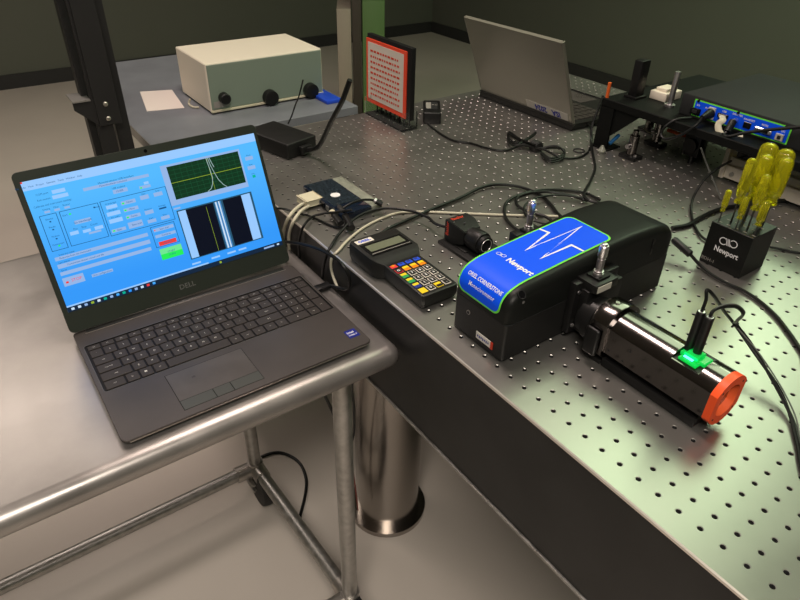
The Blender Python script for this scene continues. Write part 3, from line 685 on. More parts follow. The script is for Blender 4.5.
s2 = MB(); s2.box(mono_left(.17) - .014, mono_left(.17), .125, .205, .012, .092, .001); s2.box(mono_left(.17) - .03, mono_left(.17) - .014, .14, .19, .03, .098, .001)
s2.box(mono_left(.17) - .024, mono_left(.17) - .008, .155, .175, .098, .102); slit2 = build('entrance_slit', s2, 'anodised_matte', mn, label='black slit block on the left side'); micrometer(mono_left(.17) - .016, .165, .102, slit2)

# ================================================================== BEAM TUBE
ty, tz = .143, .0445; TR = .0345; TF = .0290
bt = thing('beam_tube', 'thick black tube with flat sides and an orange end cap beside the monochromator', 'tube', (-.1, ty, 0))
def dprof(x, R, F, n=40):
    out = []
    am = math.acos(F / R)
    for sgn in (1, -1):
        base = PI / 2 if sgn > 0 else -PI / 2
        for k in range(n // 2 + 1):
            a = base - (PI / 2 - am) + k / (n // 2) * (PI - 2 * am); out.append((x, ty + R * math.cos(a), tz + R * math.sin(a)))
    return out
ck = lambda x: [(q[0], q[1], min(q[2], tz + .0270)) for q in dprof(x, TR, TF)]
tm = MB(); tm.loft([dprof(-.183, TR, TF), dprof(-.0915, TR, TF), ck(-.0913), ck(-.0547), dprof(-.0545, TR, TF), dprof(-.0315, TR, TF)])
build('tube_body', tm, 'anodised', bt, 25)
cr = MB(); cr.loft([dprof(-.204, TR * 1.17, TF * 1.15), dprof(-.202, TR * 1.19, TF * 1.17), dprof(-.179, TR * 1.19, TF * 1.17), dprof(-.177, TR * 1.17, TF * 1.15)])
build('clamp_ring', cr, 'anodised', bt, 25)
build('neck', MB().lathe((-.232, ty, tz), (1, 0, 0), [(0, .027), (.012, .027), (.012, .032), (.03, .032)], 32), 'anodised_matte', bt)
for y_, z_ in ((ty - .045, tz + .012), (ty - .045, tz - .01)): pass
build('clamp_screw', MB().cyl((-.1905, ty - .002, tz + TR * 1.18), (-.1905, ty - .002, tz + TR * 1.2 + .001), .003, 12), 'hole_steel', bt)
build('clamp_screw', MB().cyl((-.178, ty + .026, tz + .024), (-.1762, ty + .026, tz + .024), .002, 10), 'lens_black', bt)
build('clamp_tab', MB().box(-.204, -.182, ty - TF * 1.17 - .007, ty - TF * 1.17, tz - .028, tz + .014, .004, 3), 'anodised_matte', bt)
build('clamp_foot', MB().box(-.207, -.18, ty - .026, ty + .026, 0, tz - TR * 1.1, .0005), 'anodised_matte', bt)
build('tube_reflection', MB().box(-.178, -.038, ty - .026, ty + .022, 0.0, tz - TR + .004, .001), 'anodised_matte', bt)  # black block added to stand for the tube's dark reflection in the table
ec = MB(); o1 = dprof(-.0315, TR * 1.0, TF * 1.02); o2 = dprof(-.0220, TR * 1.0, TF * 1.02)
nn = len(o1); HR = .0222
def circ(x, R): return [(x, ty + R * math.cos(math.atan2(p[2] - tz, p[1] - ty)), tz + R * math.sin(math.atan2(p[2] - tz, p[1] - ty))) for p in o2]
ec.loft([circ(-.0315, HR), o1, o2, circ(-.0220, HR)], cap=False)
cap = build('end_cap', ec, 'orange_plastic', bt, 25, label='orange printed end cap with round opening')
build('cap_bore', MB().loft([circ(-.0220, HR), circ(-.075, HR)], cap=False), 'orange_inner', cap)
build('cap_back', MB().loft([circ(-.074, HR), circ(-.075, .001)], cap=False), 'k_brown', cap)
for sy in (-1, 1):
    for sz in (-1, 1): build('cap_screw', MB().cyl((-.0235, ty + sy * .0205, tz + sz * .0205), (-.0217, ty + sy * .0205, tz + sz * .0205), .0015, 10), 'hole_dark', cap)
for x_, z_ in ((-.140, tz + .006), (-.147, tz - .014), (-.170, tz - .012)): build('side_screw', MB().cyl((x_, ty - TF + .001, z_), (x_, ty - TF - .0003, z_), .0016, 10), 'hole_dark', bt)
# recess for the light clip
build('clip_recess', MB().box(-.0905, -.0555, ty - .020, ty + .020, tz + .024, tz + .0273), 'anodised_matte', bt)
# probes on a glowing green holder
gc = thing('light_sensor_pair', 'two black cylinders standing in a glowing green clear holder on the tube', 'sensor', (-.075, ty, tz + TR - .0015))
gz = tz + .0274
gg = MB(); gg.box(-.090, -.057, ty - .008, ty + .010, gz, gz + .005, .001, 1); gg.box(-.086, -.062, ty - .018, ty - .008, gz, gz + .004, .001, 1); gg.box(-.083, -.066, ty - .010, ty + .008, gz + .005, gz + .009, .001, 1)
build('holder', gg, 'green_acrylic', gc, label='bright green clear plastic holder')
build('light', MB().box(-.082, -.070, ty - .014, ty - .010, gz + .0042, gz + .0056, .0004, 1), 'led_cyan', gc, label='cyan glowing lamp')
build('light', MB().box(-.083, -.066, ty - .012, ty - .0095, gz + .006, gz + .0085, .0004, 1), 'led_green', gc, label='green glowing lamp')
pA, pB = Vector((-.0865, ty + .003, gz + .004)), Vector((-.0745, ty + .001, gz + .004))
PH = .0560
for c_ in (pA, pB):
    build('probe', MB().lathe(c_, (0, 0, 1), [(0, .0052), (PH, .0052), (PH + .001, .0042), (PH - .0005, .0036)], 20), 'anodised_matte', gc, label='black metal cylinder')
    build('probe_top', MB().lathe(c_ + Vector((0, 0, PH)), (0, 0, 1), [(0, .0040), (.0006, .0040), (.0008, .001)], 16), 'chrome', gc)
tA, tB = pA + Vector((0, 0, PH)), pB + Vector((0, 0, PH))
tie = P(735, 325, .055)
build('wire', MB().tube([tA, P(706, 300, .147), P(707, 290, .158), P(714, 296, .148), P(724, 311, .10), tie, P(756, 355, .03), P(778, 387, .014), P(789, 412, .006), P(797, 443, .004), P(806, 480, .004), Vector((.13, .12, .004)), Vector((.30, .20, .004)), Vector((.52, .48, .004)), Vector((.62, .80, .004))], .0021, 8, 8), 'cable_black', gc)
build('wire', MB().tube([tB, P(713, 311, .138), P(722, 307, .135), P(736, 307, .125), P(743, 314, .11), P(737, 321, .08), tie + Vector((.002, .002, 0)), P(752, 345, .034), P(774, 383, .018), P(792, 418, .006), P(800, 445, .005), P(812, 480, .004), Vector((.14, .115, .004)), Vector((.31, .19, .004)), Vector((.53, .47, .004)), Vector((.63, .80, .004))], .0021, 8, 8), 'cable_black', gc)
build('wire', MB().tube([tB + Vector((.002, 0, 0)), P(714, 309.5, .139), P(724, 305, .137), P(737, 305, .127), P(744.5, 313, .11), P(736, 322, .08), tie, P(758, 352, .036), P(780, 385, .02), P(795, 415, .008), P(801, 440, .006), P(815, 475, .004), Vector((.15, .11, .004)), Vector((.32, .18, .004)), Vector((.54, .46, .004)), Vector((.64, .80, .004))], .0011, 6, 8), 'cable_grey', gc)
build('cable_tie', MB().torus(tie, (P(756, 355, .03) - tie), .0042, .0016, 16, 6), 'plastic_black', gc)

# ================================================================== HAND CONTROLLER
hc = thing('hand_controller', 'black handheld keypad with a grey display and coloured keys beside the monochromator', 'remote', (-.5, .027, 0))
hy = .0255
def hout(s=0.0, zt_=0.0, zoff=0):
    o = [(-.596, hy - .047), (-.533, hy - .047), (-.522, hy - .042), (-.512, hy - .0345), (-.412, hy - .0345), (-.409, hy - .031), (-.409, hy + .030), (-.412, hy + .0335), (-.508, hy + .0335), (-.522, hy + .042), (-.533, hy + .047), (-.596, hy + .047), (-.600, hy + .043), (-.600, hy - .043)]
    c = Vector((-.5, hy))
    return [((p[0] - c.x) * (1 - s) + c.x, (p[1] - c.y) * (1 - s * 1.5) + c.y) for p in o]
def hz(x): return .0345 if x < -.535 else (.0345 - (x + .535) / .027 * .006 if x < -.508 else .0285 - (x + .508) * .02)
hb = MB()
hb.loft([[(p[0], p[1], .004 if p[0] > -.52 else .001) for p in hout(.03)], [(p[0], p[1], .012) for p in hout()], [(p[0], p[1], hz(p[0]) - .005) for p in hout()], [(p[0], p[1], hz(p[0]) - .0008) for p in hout(.012)], [(p[0], p[1], hz(p[0])) for p in hout(.03)]], cap=False)
hb.bm.faces.new([hb.bm.verts.new((p[0], p[1], .004 if p[0] > -.52 else .001)) for p in hout(.03)])
# top face strips
tp = hout(.03)
prs = [(0, 11), (1, 10), (2, 9), (3, 8), (4, 7), (5, 6)]
for (a, b), (c, d) in zip(prs, prs[1:]):
    hb.bm.faces.new([hb.bm.verts.new((tp[i][0], tp[i][1], hz(tp[i][0]))) for i in (a, c, d, b)])
hb.bm.faces.new([hb.bm.verts.new((tp[i][0], tp[i][1], hz(tp[i][0]))) for i in (0, 11, 12, 13)])
bmesh.ops.remove_doubles(hb.bm, verts=hb.bm.verts[:], dist=1e-5)
build('case', hb, 'hc_black', hc, 30)
build('display_frame', MB().box(-.575, -.537, hy - .040, hy + .040, .034, .0352, .0005, 1), 'lcd_frame', hc)
build('display', MB().box(-.569, -.549, hy - .034, hy + .034, .035, .0356), 'lcd', hc, label='grey green liquid crystal display')
build('display_line', MB().box(-.5425, -.5412, hy - .037, hy + .038, .035, .0357), 'slot_grey', hc)
ol = build('logo_sticker', MB().box(-.5925, -.5805, hy - .040, hy - .008, .0345, .0350), 'label_white', hc, label='white sticker with blue ORIEL lettering')
ot = MB(); put_text(ot, 'ORIEL', .0085, (-.5865, hy - .024, .0352), (0, 1, 0), (-1, 0, 0), bold=.0004); build('sticker_print', ot, 'k_blue', ol, 0)
fz = lambda x: hz(x)
build('key_panel', MB().obox((-.5105, hy - .0315, hz(-.510) - .0008), (.097, 0, hz(-.413) - hz(-.510)), (0, .061, 0), (0, 0, .0012)), 'hc_face', hc, label='black keypad sheet')
kcol = [['k_red', 'k_blue', 'k_blue', 'k_blue'], ['k_brown', 'k_orange', 'k_orange', 'k_orange'], ['k_green', 'k_dark', 'k_dark', 'k_dark'], ['k_green', 'k_dark', 'k_dark', 'k_dark'], ['k_navy', 'k_dark', 'k_dark', 'k_dark'], ['k_yellow', 'k_dark', 'k_yellow', 'k_dark']]
half = {(1, 1), (1, 2), (1, 3), (2, 0), (3, 0), (4, 0), (5, 2)}
ktxt = [['', '', '', ''], ['G', '', '', ''], ['', '7', '8', '9'], ['', '4', '5', '6'], ['', '1', '2', '3'], ['', '0', '', '.']]
for r in range(6):
    for c in range(4):
        x_ = -.5090 + r * .0158; y_ = hy - .0300 + c * .0148; z_ = hz(x_ + .006) + .0004
        kcm = kcol[r][c]
        rimm = 'white_print' if kcm in ('k_dark', 'k_blue', 'k_red') else kcm
        ko = build('keypad_key', MB().box(x_, x_ + .0128, y_, y_ + .0118, z_ - .001, z_ + .0004, .0003, 1), {'k_dark': 'label_white', 'k_blue': 'k_blue', 'k_red': 'k_red', 'k_brown': 'k_red'}.get(kcm, kcm), hc)
        if kcm in ('k_dark', 'k_brown'): build('key_face', MB().box(x_ + .0012, x_ + .0116, y_ + .0012, y_ + .0106, z_, z_ + .0007), 'k_dark', ko)
        elif (r, c) in half: build('key_face', MB().box(x_ + .0008, x_ + .0062, y_ + .0008, y_ + .011, z_, z_ + .0007), 'k_yellow' if kcm != 'k_yellow' else 'k_yellow', ko)
        if (r, c) == (5, 2): build('key_face', MB().box(x_ + .0062, x_ + .012, y_ + .0008, y_ + .011, z_, z_ + .0008), 'k_dark', ko)
        if ktxt[r][c]:
            q = MB(); put_text(q, ktxt[r][c], .0065, (x_ + .0064, y_ + .0059, z_ + .0009), (0, 1, 0), (-1, 0, 0), bold=.0002); build('key_print', q, 'white_print', ko, 0)
        elif kcm == 'k_blue' or kcm == 'k_red':
            q = MB().box(x_ + .004, x_ + .009, y_ + .003, y_ + .0085, z_, z_ + .0006); build('key_print', q, 'white_print' if 0 else 's_none' if 0 else 'k_navy' if kcm == 'k_blue' else 'k_orange', ko, 0)

# ================================================================== CAMERA ON ITS MOUNT
cm = thing('lab_camera', 'small black cube camera with red lettering and a short lens', 'camera', (-.52, .165, 0))
build('base_plate', MB().box(-.562, -.474, .139, .215, 0, .006, .001), 'plastic_matte', cm)
build('mount_block', MB().box(-.548, -.50, .150, .198, .006, .0075, .0005), 'plastic_matte', cm)
cb0, cb1, cy0, cy1 = -.558, -.508, .149, .197
zt2 = .0465
bod = MB().loft([[(cb0, cy0, .0055 + .002), (cb0, cy1, .0055 + .002), (cb0, cy1, zt2), (cb0, cy0, zt2)], [(cb0 + .024, cy0, .0055 + .002), (cb0 + .024, cy1, .0055 + .002), (cb0 + .024, cy1, zt2), (cb0 + .024, cy0, zt2)],
                 [(cb1 - .004, cy0 + .006, .014), (cb1 - .004, cy1 - .006, .014), (cb1 - .004, cy1 - .006, zt2 - .007), (cb1 - .004, cy0 + .006, zt2 - .007)]])
bmesh.ops.bevel(bod.bm, geom=bod.bm.edges[:], offset=.0012, segments=2, affect='EDGES')
build('body', bod, 'plastic_matte', cm)
build('lens', MB().lathe((cb1 - .006, .172, .0265), (1, 0, 0), [(0, .0165), (.006, .0165), (.006, .0185), (.014, .0192), (.030, .0192), (.032, .0180), (.032, .0155), (.040, .0150), (.040, .0115), (.036, .0105)], 32), 'plastic_black', cm)
build('lens_glass', MB().lathe((cb1 + .029, .172, .0265), (1, 0, 0), [(0, .0105), (.0005, .0100), (.001, .003)], 24), 'lens_black', cm)
build('lens_ring', MB().torus((cb1 + .0345, .172, .0265), (1, 0, 0), .0112, .0006, 28, 6), 'chrome', cm)
rp = MB(); put_text(rp, 'Basler', .0105, (cb0 + .0085, cy0 + .021, zt2 + .0003), (0, 1, 0), (-1, 0, 0), bold=.0002); put_text(rp, 'Basler', .0105, (cb0 + .0085, cy0 - .0004, .032), (0, 0, 1), (-1, 0, 0), bold=.0002)
rp2 = MB()
for v in rp.bm.verts: pass
build('red_lettering', rp, 'red_print', cm, 0, label='red lettering on the camera')
for x_, y_ in ((-.54, .155), (-.528, .168)): build('screw', MB().cyl((x_, y_, zt2 - .001), (x_, y_, zt2 + .0006), .0013, 8), 'chrome', cm)
build('cord', MB().tube([Vector((cb0 + .003, .170, .022)), P(436, 224, .020), P(428, 217.5, .020), P(415, 212, .020), P(402, 209.5, .020), P(389, 208.3, .020), P(377, 209.5, .020), P(363, 214, .019), P(350, 222.5, .015), P(339, 234, .008), P(331.5, 245.5, .004), V(327, 254, y=-.0365), V(323, 270, y=-.0385), V(321, 292, y=-.0385)], .0027, 8), 'cable_black', cm, label='black cord over the table edge')
build('cord_plug', MB().cyl((cb0 - .007, .170, .022), (cb0 + .004, .170, .022), .0035, 10), 'chrome', cm)

# ================================================================== CABLES ON THE TABLE
cable('cream_cable', 'pale cream cable lying straight behind the camera and curving over the table edge',
      [(570, 216.5, .003), (540, 215.8, .003), (500, 214.8, .003), (455, 213, .003), (420, 211.8, .003), (398, 213, .003), (380, 219, .003), (363, 228, .003), (348, 240, .003), (338, 251, .004), (V(333.2, 255.5, y=-.034) ,), (V(331, 262, y=-.0385),), (V(332, 273, y=-.0385),), (V(338, 289, y=-.0385),)], .0024, 'cable_cream', n=8)
cable('flat_cable', 'thick dark cable snaking from the keypad to the far side of the monochromator',
      [(372, 240, .004), (390, 228, .004), (410, 219, .005), (435, 208, .005), (462, 197, .006), (480, 188, .007), (497, 184.5, .007), (520, 187, .006), (540, 195, .005), (551, 205, .005), (559, 215, .005), (575, 226, .005)], .0034, 'cable_black')
cable('coiled_cable', 'dark cable lying in two open loops left of the monochromator',
      [(600, 200, .004), (585, 193, .004), (565, 190, .004), (542, 190, .004), (522, 194, .005), (508, 201, .005), (504, 210, .005), (507, 220, .005), (516, 229, .005), (530, 236, .005), (548, 236, .005), (555, 226, .006), (546, 217, .008), (530, 212, .009), (518, 206, .009), (517, 198, .009), (530, 193, .01), (550, 192, .01), (572, 196, .009), (588, 201, .005)], .0030)
cable('thin_coil', 'thin dark cable loop beside the left micrometer', [(583, 198, .012), (560, 195, .012), (540, 197, .013), (527, 203, .013), (524, 211, .012), (530, 219, .01), (545, 224, .008), (560, 228, .006)], .0022)
cable('rising_cable', 'dark cable running from the shelf post down to the coiled cables', [(603, 96, .10), (597, 112, .07), (592, 126, .04), (591, 141, .012), (593, 155, .005), (595, 168, .004), (590, 182, .004), (584, 193, .008), (588, 200, .012), (606, 205, .01)], .0030)
cable('lead_behind_monochromator', 'dark cable running from behind the monochromator towards the driver block', [(672, 228, .005), (688, 225, .005), (700, 218, .005), (715, 211, .005), (730, 207, .005), (760, 203, .005), (800, 199, .005), (840, 195, .005)], .0042)
cable('looping_lead', 'grey black lead arching down from the beige instrument to the table', [(731, 161, .05), (718, 168, .06), (704, 180, .045), (694, 196, .02), (691, 210, .006), (694, 224, .004), (701, 236, .004), (712, 243, .004)], .0025)
cable('cross_lead', 'thin dark lead on the table right of the driver block', [(770, 247, .004), (785, 250, .003), (800, 253, .003), (830, 258, .003)], .0022)
# power connector with lead beside the monochromator
pc = thing('power_lead', 'black lead with a cylindrical plug at the rear corner of the monochromator', 'cable', P(690, 250, 0))
c0, c1 = P(673, 239, .03), P(690, 254, .018)
build('plug', MB().lathe(c0, c1 - c0, [(0, .0045), (.004, .0066), ((c1 - c0).length, .0066), ((c1 - c0).length + .002, .004)], 18), 'plastic_black', pc)
build('cord', MB().tube([c1, P(700, 265, .008), P(712, 275, .004), P(728, 284, .0035), P(742, 290, .0035), P(758, 300, .0035), P(775, 315, .0035), P(790, 334, .0035), P(802, 352, .0035), P(822, 380, .0035), Vector((.15, .42, .0035)), Vector((.35, .62, .0035)), Vector((.45, .85, .0035))], .0029, 8), 'cable_black', pc)

# ================================================================== DAQ BOX
dq = thing('interface_box', 'dark blue see through electronics box with a clear cover and many plugs', 'electronics', (-.795, .082, 0))
build('case', MB().box(-.872, -.752, .037, .105, .001, .017, .003), 'daq_navy', dq)
build('circuit_board', MB().box(-.868, -.756, .0415, .1005, .0172, .0180), 'daq_board', dq, label='speckled dark circuit board')
build('clear_cover', MB().box(-.875, -.722, .1052, .130, .001, .015, .003), 'clear_case', dq, label='clear greenish plastic side')
build('front_unit', MB().box(-.751, -.722, .037, .1050, .001, .015, .002), 'daq_navy', dq)
build('badge', MB().lathe((-.795, .068, .0181), (0, 0, 1), [(0, .0095), (.001, .0095), (.0013, .006)], 20), 'white_print', dq, label='white oval badge')
for k in range(6): build('socket', MB().box(-.86 + k * .017, -.85 + k * .017, .0345, .037, .005, .014, .0005, 1), 'logo_grey' if k % 2 else 'lens_black', dq)
cq = thing('cream_data_cables', 'cream connector with two cream cables on the near side of the interface box', 'cable', (-.845, .02, 0))
build('connector', MB().obox(P(322, 203, .006), (P(305, 208, .006) - P(322, 203, .006)) * .9, P(313, 197, .006) - P(322, 203, .006) + Vector((0, 0, 0)), (0, 0, .012), .002), 'cream_plug', cq, label='cream connector hood')
build('cord', MB().tube([P(308, 201, .012), P(298, 207, .012), V(289, 217, y=-.040), V(284, 230, y=-.042), V(283, 245, y=-.042), V(284, 262, y=-.042)], .0032, 8), 'cable_cream', cq)
build('cord', MB().tube([P(309, 206, .012), P(301, 211, .012), V(293, 222, y=-.040), V(289, 235, y=-.042), V(289, 250, y=-.042), V(291, 270, y=-.042)], .0030, 8), 'cable_cream', cq)
cable('bent_lead', 'black lead bending over the table edge below the interface box', [(352, 210, .026), (336, 212, .020), (322, 214, .014), (312, 217, .010), (V(304, 225.5, y=-.036),), (V(300, 236, y=-.0385),), (V(299, 250, y=-.0385),), (V(300, 268, y=-.0385),)], .0024)
cable('near_lead', 'black lead lying from behind the laptop screen to the front of the interface box', [(270, 208, .02), (284, 209, .012), (298, 213, .006), (312, 217, .004), (325, 223, .003), (335, 227, .003), (343, 226, .008), (346, 219, .012)], .0022)
bn = thing('coaxial_lead', 'dark coaxial lead with a round plug across the top of the interface box', 'cable', (-.76, .1, .02))
build('cord', MB().tube([P(343, 208, .030), P(352, 203, .034), P(362, 200, .034), P(372, 200, .03), P(379, 203, .022)], .0024, 8), 'cable_black', bn)
e0, e1 = P(376, 201, .028), P(382, 204.5, .022)
build('plug', MB().cyl(e0, e1, .0055, 14), 'plastic_black', bn); build('plug_ring', MB().cyl(e0 + (e0 - e1) * .3, e0, .005, 14), 'chrome', bn)
bp_ = thing('plug_cluster', 'pair of black plugs with pale rings at the near corner of the interface box', 'plug', P(340, 222, 0))
for (u_, v_, u2, v2, m_) in ((333, 214, 341, 224, 'plastic_black'), (345, 216, 352, 228, 'plastic_black'), (337, 206, 345, 214, 'rubber')):
    build('plug', MB().cyl(P(u_, v_, .012), P(u2, v2, .012), .0062, 14), m_, bp_)
build('plug_ring', MB().cyl(P(332, 212.5, .012), P(334, 215, .012), .0068, 14), 'cream_plug', bp_)

# ================================================================== POWER BRICKS
t = thing('power_brick', 'long black power brick on the table behind the laptop screen', 'power adapter', (-1.10, .12, 0))
q0 = Vector((-1.180, .052, 0)); ang = math.radians(15); ex_ = Vector((math.cos(ang), math.sin(ang), 0)); ey_ = Vector((-math.sin(ang), math.cos(ang), 0))
build('case', MB().obox(q0, ex_ * .146, ey_ * .088, (0, 0, .036), .004, 3), 'plastic_matte', t)
build('socket', MB().obox(q0 + ex_ * .146 + ey_ * .030 + Vector((0, 0, .006)), ex_ * .014, ey_ * .032, (0, 0, .019), .004, 2), 'plastic_black', t)
sc0 = q0 + ex_ * .158 + ey_ * .046 + Vector((0, 0, .015))
t2 = cable('brick_lead', 'thick black lead rising from the long power brick', [(sc0,), (318, 147, .03), (325, 135, .07), (331, 122, .11), (337, 111, .14), (343, 99, .17), (350, 80, .21)], .0052)
cable('thin_lead', 'thin black lead running up behind the long power brick', [(288, 124, .03), (292, 115, .05), (295, 106, .07), (299, 96, .10), (303, 80, .14)], .0018)
t = thing('power_brick', 'small black power brick with a silver label beside the orange edged sign', 'power adapter', (-1.09, .53, 0))
b0 = P(423, 124, 0); b1 = P(440.5, 124.5, 0); bx = (b1 - b0); bd = Vector((-bx.y, bx.x, 0)).normalized()
bh = .030
build('case', MB().obox(b0, bx, bd * .105, (0, 0, bh), .0035, 3), 'plastic_black', t)
bxn = bx.normalized()
build('label_plate', MB().obox(b0 + bxn * .006 + bd * .028 + Vector((0, 0, bh)), bxn * (bx.length - .014), bd * .06, (0, 0, .0006)), 'box_grey', t)
build('silver_mark', MB().obox(b0 + bxn * .007 + bd * .032 + Vector((0, 0, bh + .0006)), bxn * .013, bd * .05, (0, 0, .0004)), 'slot_grey', t)
bm_ = MB(); put_text(bm_, 'AC', .012, b0 + bxn * .030 + bd * .062 + Vector((0, 0, bh + .001)), bxn, bd, bold=.0003); build('print', bm_, 'slot_grey', t, 0)
bc = thing('bundled_power_cord', 'black power cord folded into a bundle with a strap in the middle of the table', 'cable', P(540, 147, 0))
build('cord', MB().tube([P(428, 124, .01), P(434, 129, .004), P(444, 136, .003), P(455, 141, .003), (P(470, 143, .003)), P(483, 147, .003), P(496, 150, .003), P(508, 150, .004), P(520, 146, .008), P(533, 147, .012), P(545, 150, .012), P(556, 156, .008), P(563, 160, .004)], .0026, 8), 'cable_black', bc)
for k, dz in enumerate((0, .004, .008)):
    build('loop', MB().tube([P(535, 148 - k * 1.5, .012 + dz), P(520, 141 - k, .008 + dz), P(509, 134 - k, .006), P(508, 136 + k * 2, .006), P(512, 141 + k * 2, .005 + dz), P(524, 143 + k, .008 + dz), P(540, 148, .010), P(556, 148 - k, .010 + dz), P(564, 150 + k, .008), P(562, 155 + k * 2, .006), P(550, 158 + k * 2, .006), P(541, 152 + k, .008)], .0024, 8), 'cable_black', bc)
build('tail', MB().tube([P(518, 145, .012), P(526, 140, .014), P(532, 136, .016), P(535.5, 133, .016)], .004, 8), 'cable_black', bc)
build('strap', MB().lathe(P(533, 145, .010), P(543, 150, .010) - P(533, 145, .010), [(0, .012), (.002, .0145), (.020, .0145), (.022, .012)], 16), 'rubber', bc, label='black hook and loop strap')
build('cord', MB().tube([P(560, 157, .006), P(570, 158.5, .003), P(580, 157, .003), P(588, 152, .003), P(591, 144, .003), P(592, 134, .004), P(590, 127, .009), P(586.5, 122.5, .011)], .0024, 8), 'cable_black', bc)
tag(build('rubber_ring', MB().torus(P(579, 150.5, .002), (0, 0, 1), .0125, .0016, 26, 8), 'rubber'), 'small black rubber ring lying on the table near the shelf post', 'ring')

# ================================================================== DRIVER BLOCK
bk = thing('driver_block', 'black square block holding yellow handled screwdrivers', 'tool holder', (-.232, .517, 0))
kx0, kx1, kyA, kyB, kh = -.269, -.1965, .481, .553, .0755
build('block', MB().box(kx0, kx1, kyA, kyB, 0, kh, .0006, 1), 'block_black', bk)
bt_ = MB(); lt2 = [bt_]
put_text(bt_, 'Newport', .0135, (-.2300, kyA - .0004, .0340), (1, 0, 0), (0, 0, 1), bold=.0003, width=.042)
logo_n(lambda a, b: Vector((-.2315 + a, kyA - .0004, .0520 + b)), .0165)
build('print', bt_, 'white_print', bk, 0, label='white Newport lettering with loop emblem')
b2 = MB(); put_text(b2, 'BDH-1', .0085, (-.255, kyA - .0004, .009), (1, 0, 0), (0, 0, 1)); build('model_print', b2, 'slot_grey', bk, 0, label='faint BDH-1 lettering')
sl_ = MB()
for r, yy in enumerate((.490, .508, .526)):
    for k in range(4 if r else 5): sl_.box(kx0 + .006 + k * .0145 + r * .004, kx0 + .0125 + k * .0145 + r * .004, yy - .0007, yy + .0007, kh, kh + .0004)
build('slot_mark', sl_, 'slot_grey', bk, kind='stuff')
def driver(u, v, hb_, hl, r, label, cap_=False):
    p = P(u, v, kh); x, y = p.x, p.y
    x = min(max(x, kx0 + .006), kx1 - .005); y = min(max(y, kyA + .006), kyB - .005)
    d = thing('screwdriver', label, 'screwdriver', (x, y, kh), 'yellow handled screwdrivers in the block')
    zb_ = kh + hb_
    build('shaft', MB().cyl((x, y, kh - .0002), (x, y, zb_ + .004), max(.0011, r * .18), 10), 'driver_steel', d)
    pr = [(0, r * .55), (hl * .02, r * .80), (hl * .06, r * .80), (hl * .10, r * .62), (hl * .15, r * .64), (hl * .22, r * .90), (hl * .32, r)]
    pr += [(hl * .9, r * .98), (hl * .95, r * .85), (hl * .985, r * .55), (hl, r * .15)]
    hm = MB().lathe((x, y, zb_), (0, 0, 1), pr, 24)
    hm.bm.verts.ensure_lookup_table()
    for i, vv in enumerate(hm.bm.verts):            # flutes along the grip
        ring, k = divmod(i, 24)
        if 6 <= ring <= 8 and k % 4 in (0, 1):
            c = Vector((x, y, vv.co.z)); vv.co = c + (vv.co - c) * .88
    build('handle', hm, 'yellow_acrylic', d, 50, label='clear yellow fluted handle')
    return d
SD = [(719, 221, .018, .038, .0050, 'smallest yellow screwdriver at the left corner of the block'),
      (731, 222, .034, .077, .0085, 'slim yellow screwdriver second from the left, standing over the beige instrument'),
      (735.6, 228.5, .018, .038, .0055, 'short yellow screwdriver in the front row left of the middle'),
      (750, 213, .040, .086, .0138, 'tallest fat yellow screwdriver at the back of the block'),
      (747, 230, .036, .060, .0085, 'medium yellow screwdriver in the middle of the block'),
      (744, 221, .040, .076, .0112, 'fat yellow screwdriver in front of the tallest one'),
      (768, 218, .033, .092, .0138, 'fat yellow screwdriver at the right rear of the block'),
      (762, 226, .038, .080, .0112, 'fat yellow screwdriver in front of the right rear one'),
      (754.3, 235, .017, .042, .0062, 'slim yellow screwdriver at the front corner of the block')]
for s_ in SD: driver(*s_)

# ================================================================== SHELF, CONTROLLER, BEIGE INSTRUMENT
sy0, sz0, sz1 = .75, .098, .116
sh = thing('shelf_rack', 'black metal shelf on posts standing on the optical table', 'shelf', (-.1, .93, 0))
build('shelf_board', MB().box(-.735, .55, sy0, 1.13, sz0, sz1, .0015, 1), 'rack_black', sh)
for x_, y_ in ((-.735, sy0), (-.735, 1.09), (.51, sy0), (.51, 1.09)):
    pm = MB(); pm.box(x_, x_ + .038, y_, y_ + .006, 0, sz0); pm.box(x_, x_ + .006, y_ + .006, y_ + .04, 0, sz0); pm.box(x_ - .004, x_ + .045, y_ - .004, y_ + .045, 0, .004)
    build('post', pm, 'rack_black', sh, 0)
gs = MB(); gs.prism([(-.697, sy0 + .004, sz0), (-.63, sy0 + .004, sz0), (-.697, sy0 + .004, .035)], (0, .006, 0)); build('gusset', gs, 'rack_black', sh, 0)
cn = thing('controller_box', 'flat dark grey controller box with a blue green edged connector panel on the shelf', 'electronics', (-.43, .95, sz1))
by = .80
pz0, pz1, px0, px1 = .122, .156, -.538, -.331
build('case', MB().box(-.570, -.292, by, 1.10, sz1, .162, .004, 2), 'box_grey', cn)
build('panel_border', MB().box(px0, px1, by - .001, by + .002, pz0, pz1), 'label_green', cn, label='green panel outline')
pn = build('connector_panel', MB().box(px0 + .003, px1 - .003, by - .0016, by + .002, pz0 + .0025, pz1 - .0025), 'label_blue', cn, label='blue connector panel with white print')
def PX(u): return px0 + (u - 696) / 95 * (px1 - px0)
def pbox(nm, u0, u1, z0, z1, m_, dy=.004, bev=.0005): return build(nm, MB().box(PX(u0), PX(u1), by - .0016 - dy, by - .0012, z0, z1, bev, 1), m_, pn)
pbox('power_switch', 694.5, 705, .126, .139, 'lens_black', .003); pbox('switch_rocker', 697, 702, .129, .136, 'box_grey', .005)
pbox('power_inlet', 713, 719.5, .126, .150, 'socket_white', .004)
pbox('usb_socket', 723, 733, .136, .144, 'lens_black', .004); pbox('usb_slot', 724.5, 731.5, .1385, .142, 'socket_white', .005)
build('coax_socket', MB().cyl((PX(741), by, .138), (PX(741), by - .014, .138), .0055, 16), 'chrome', pn)
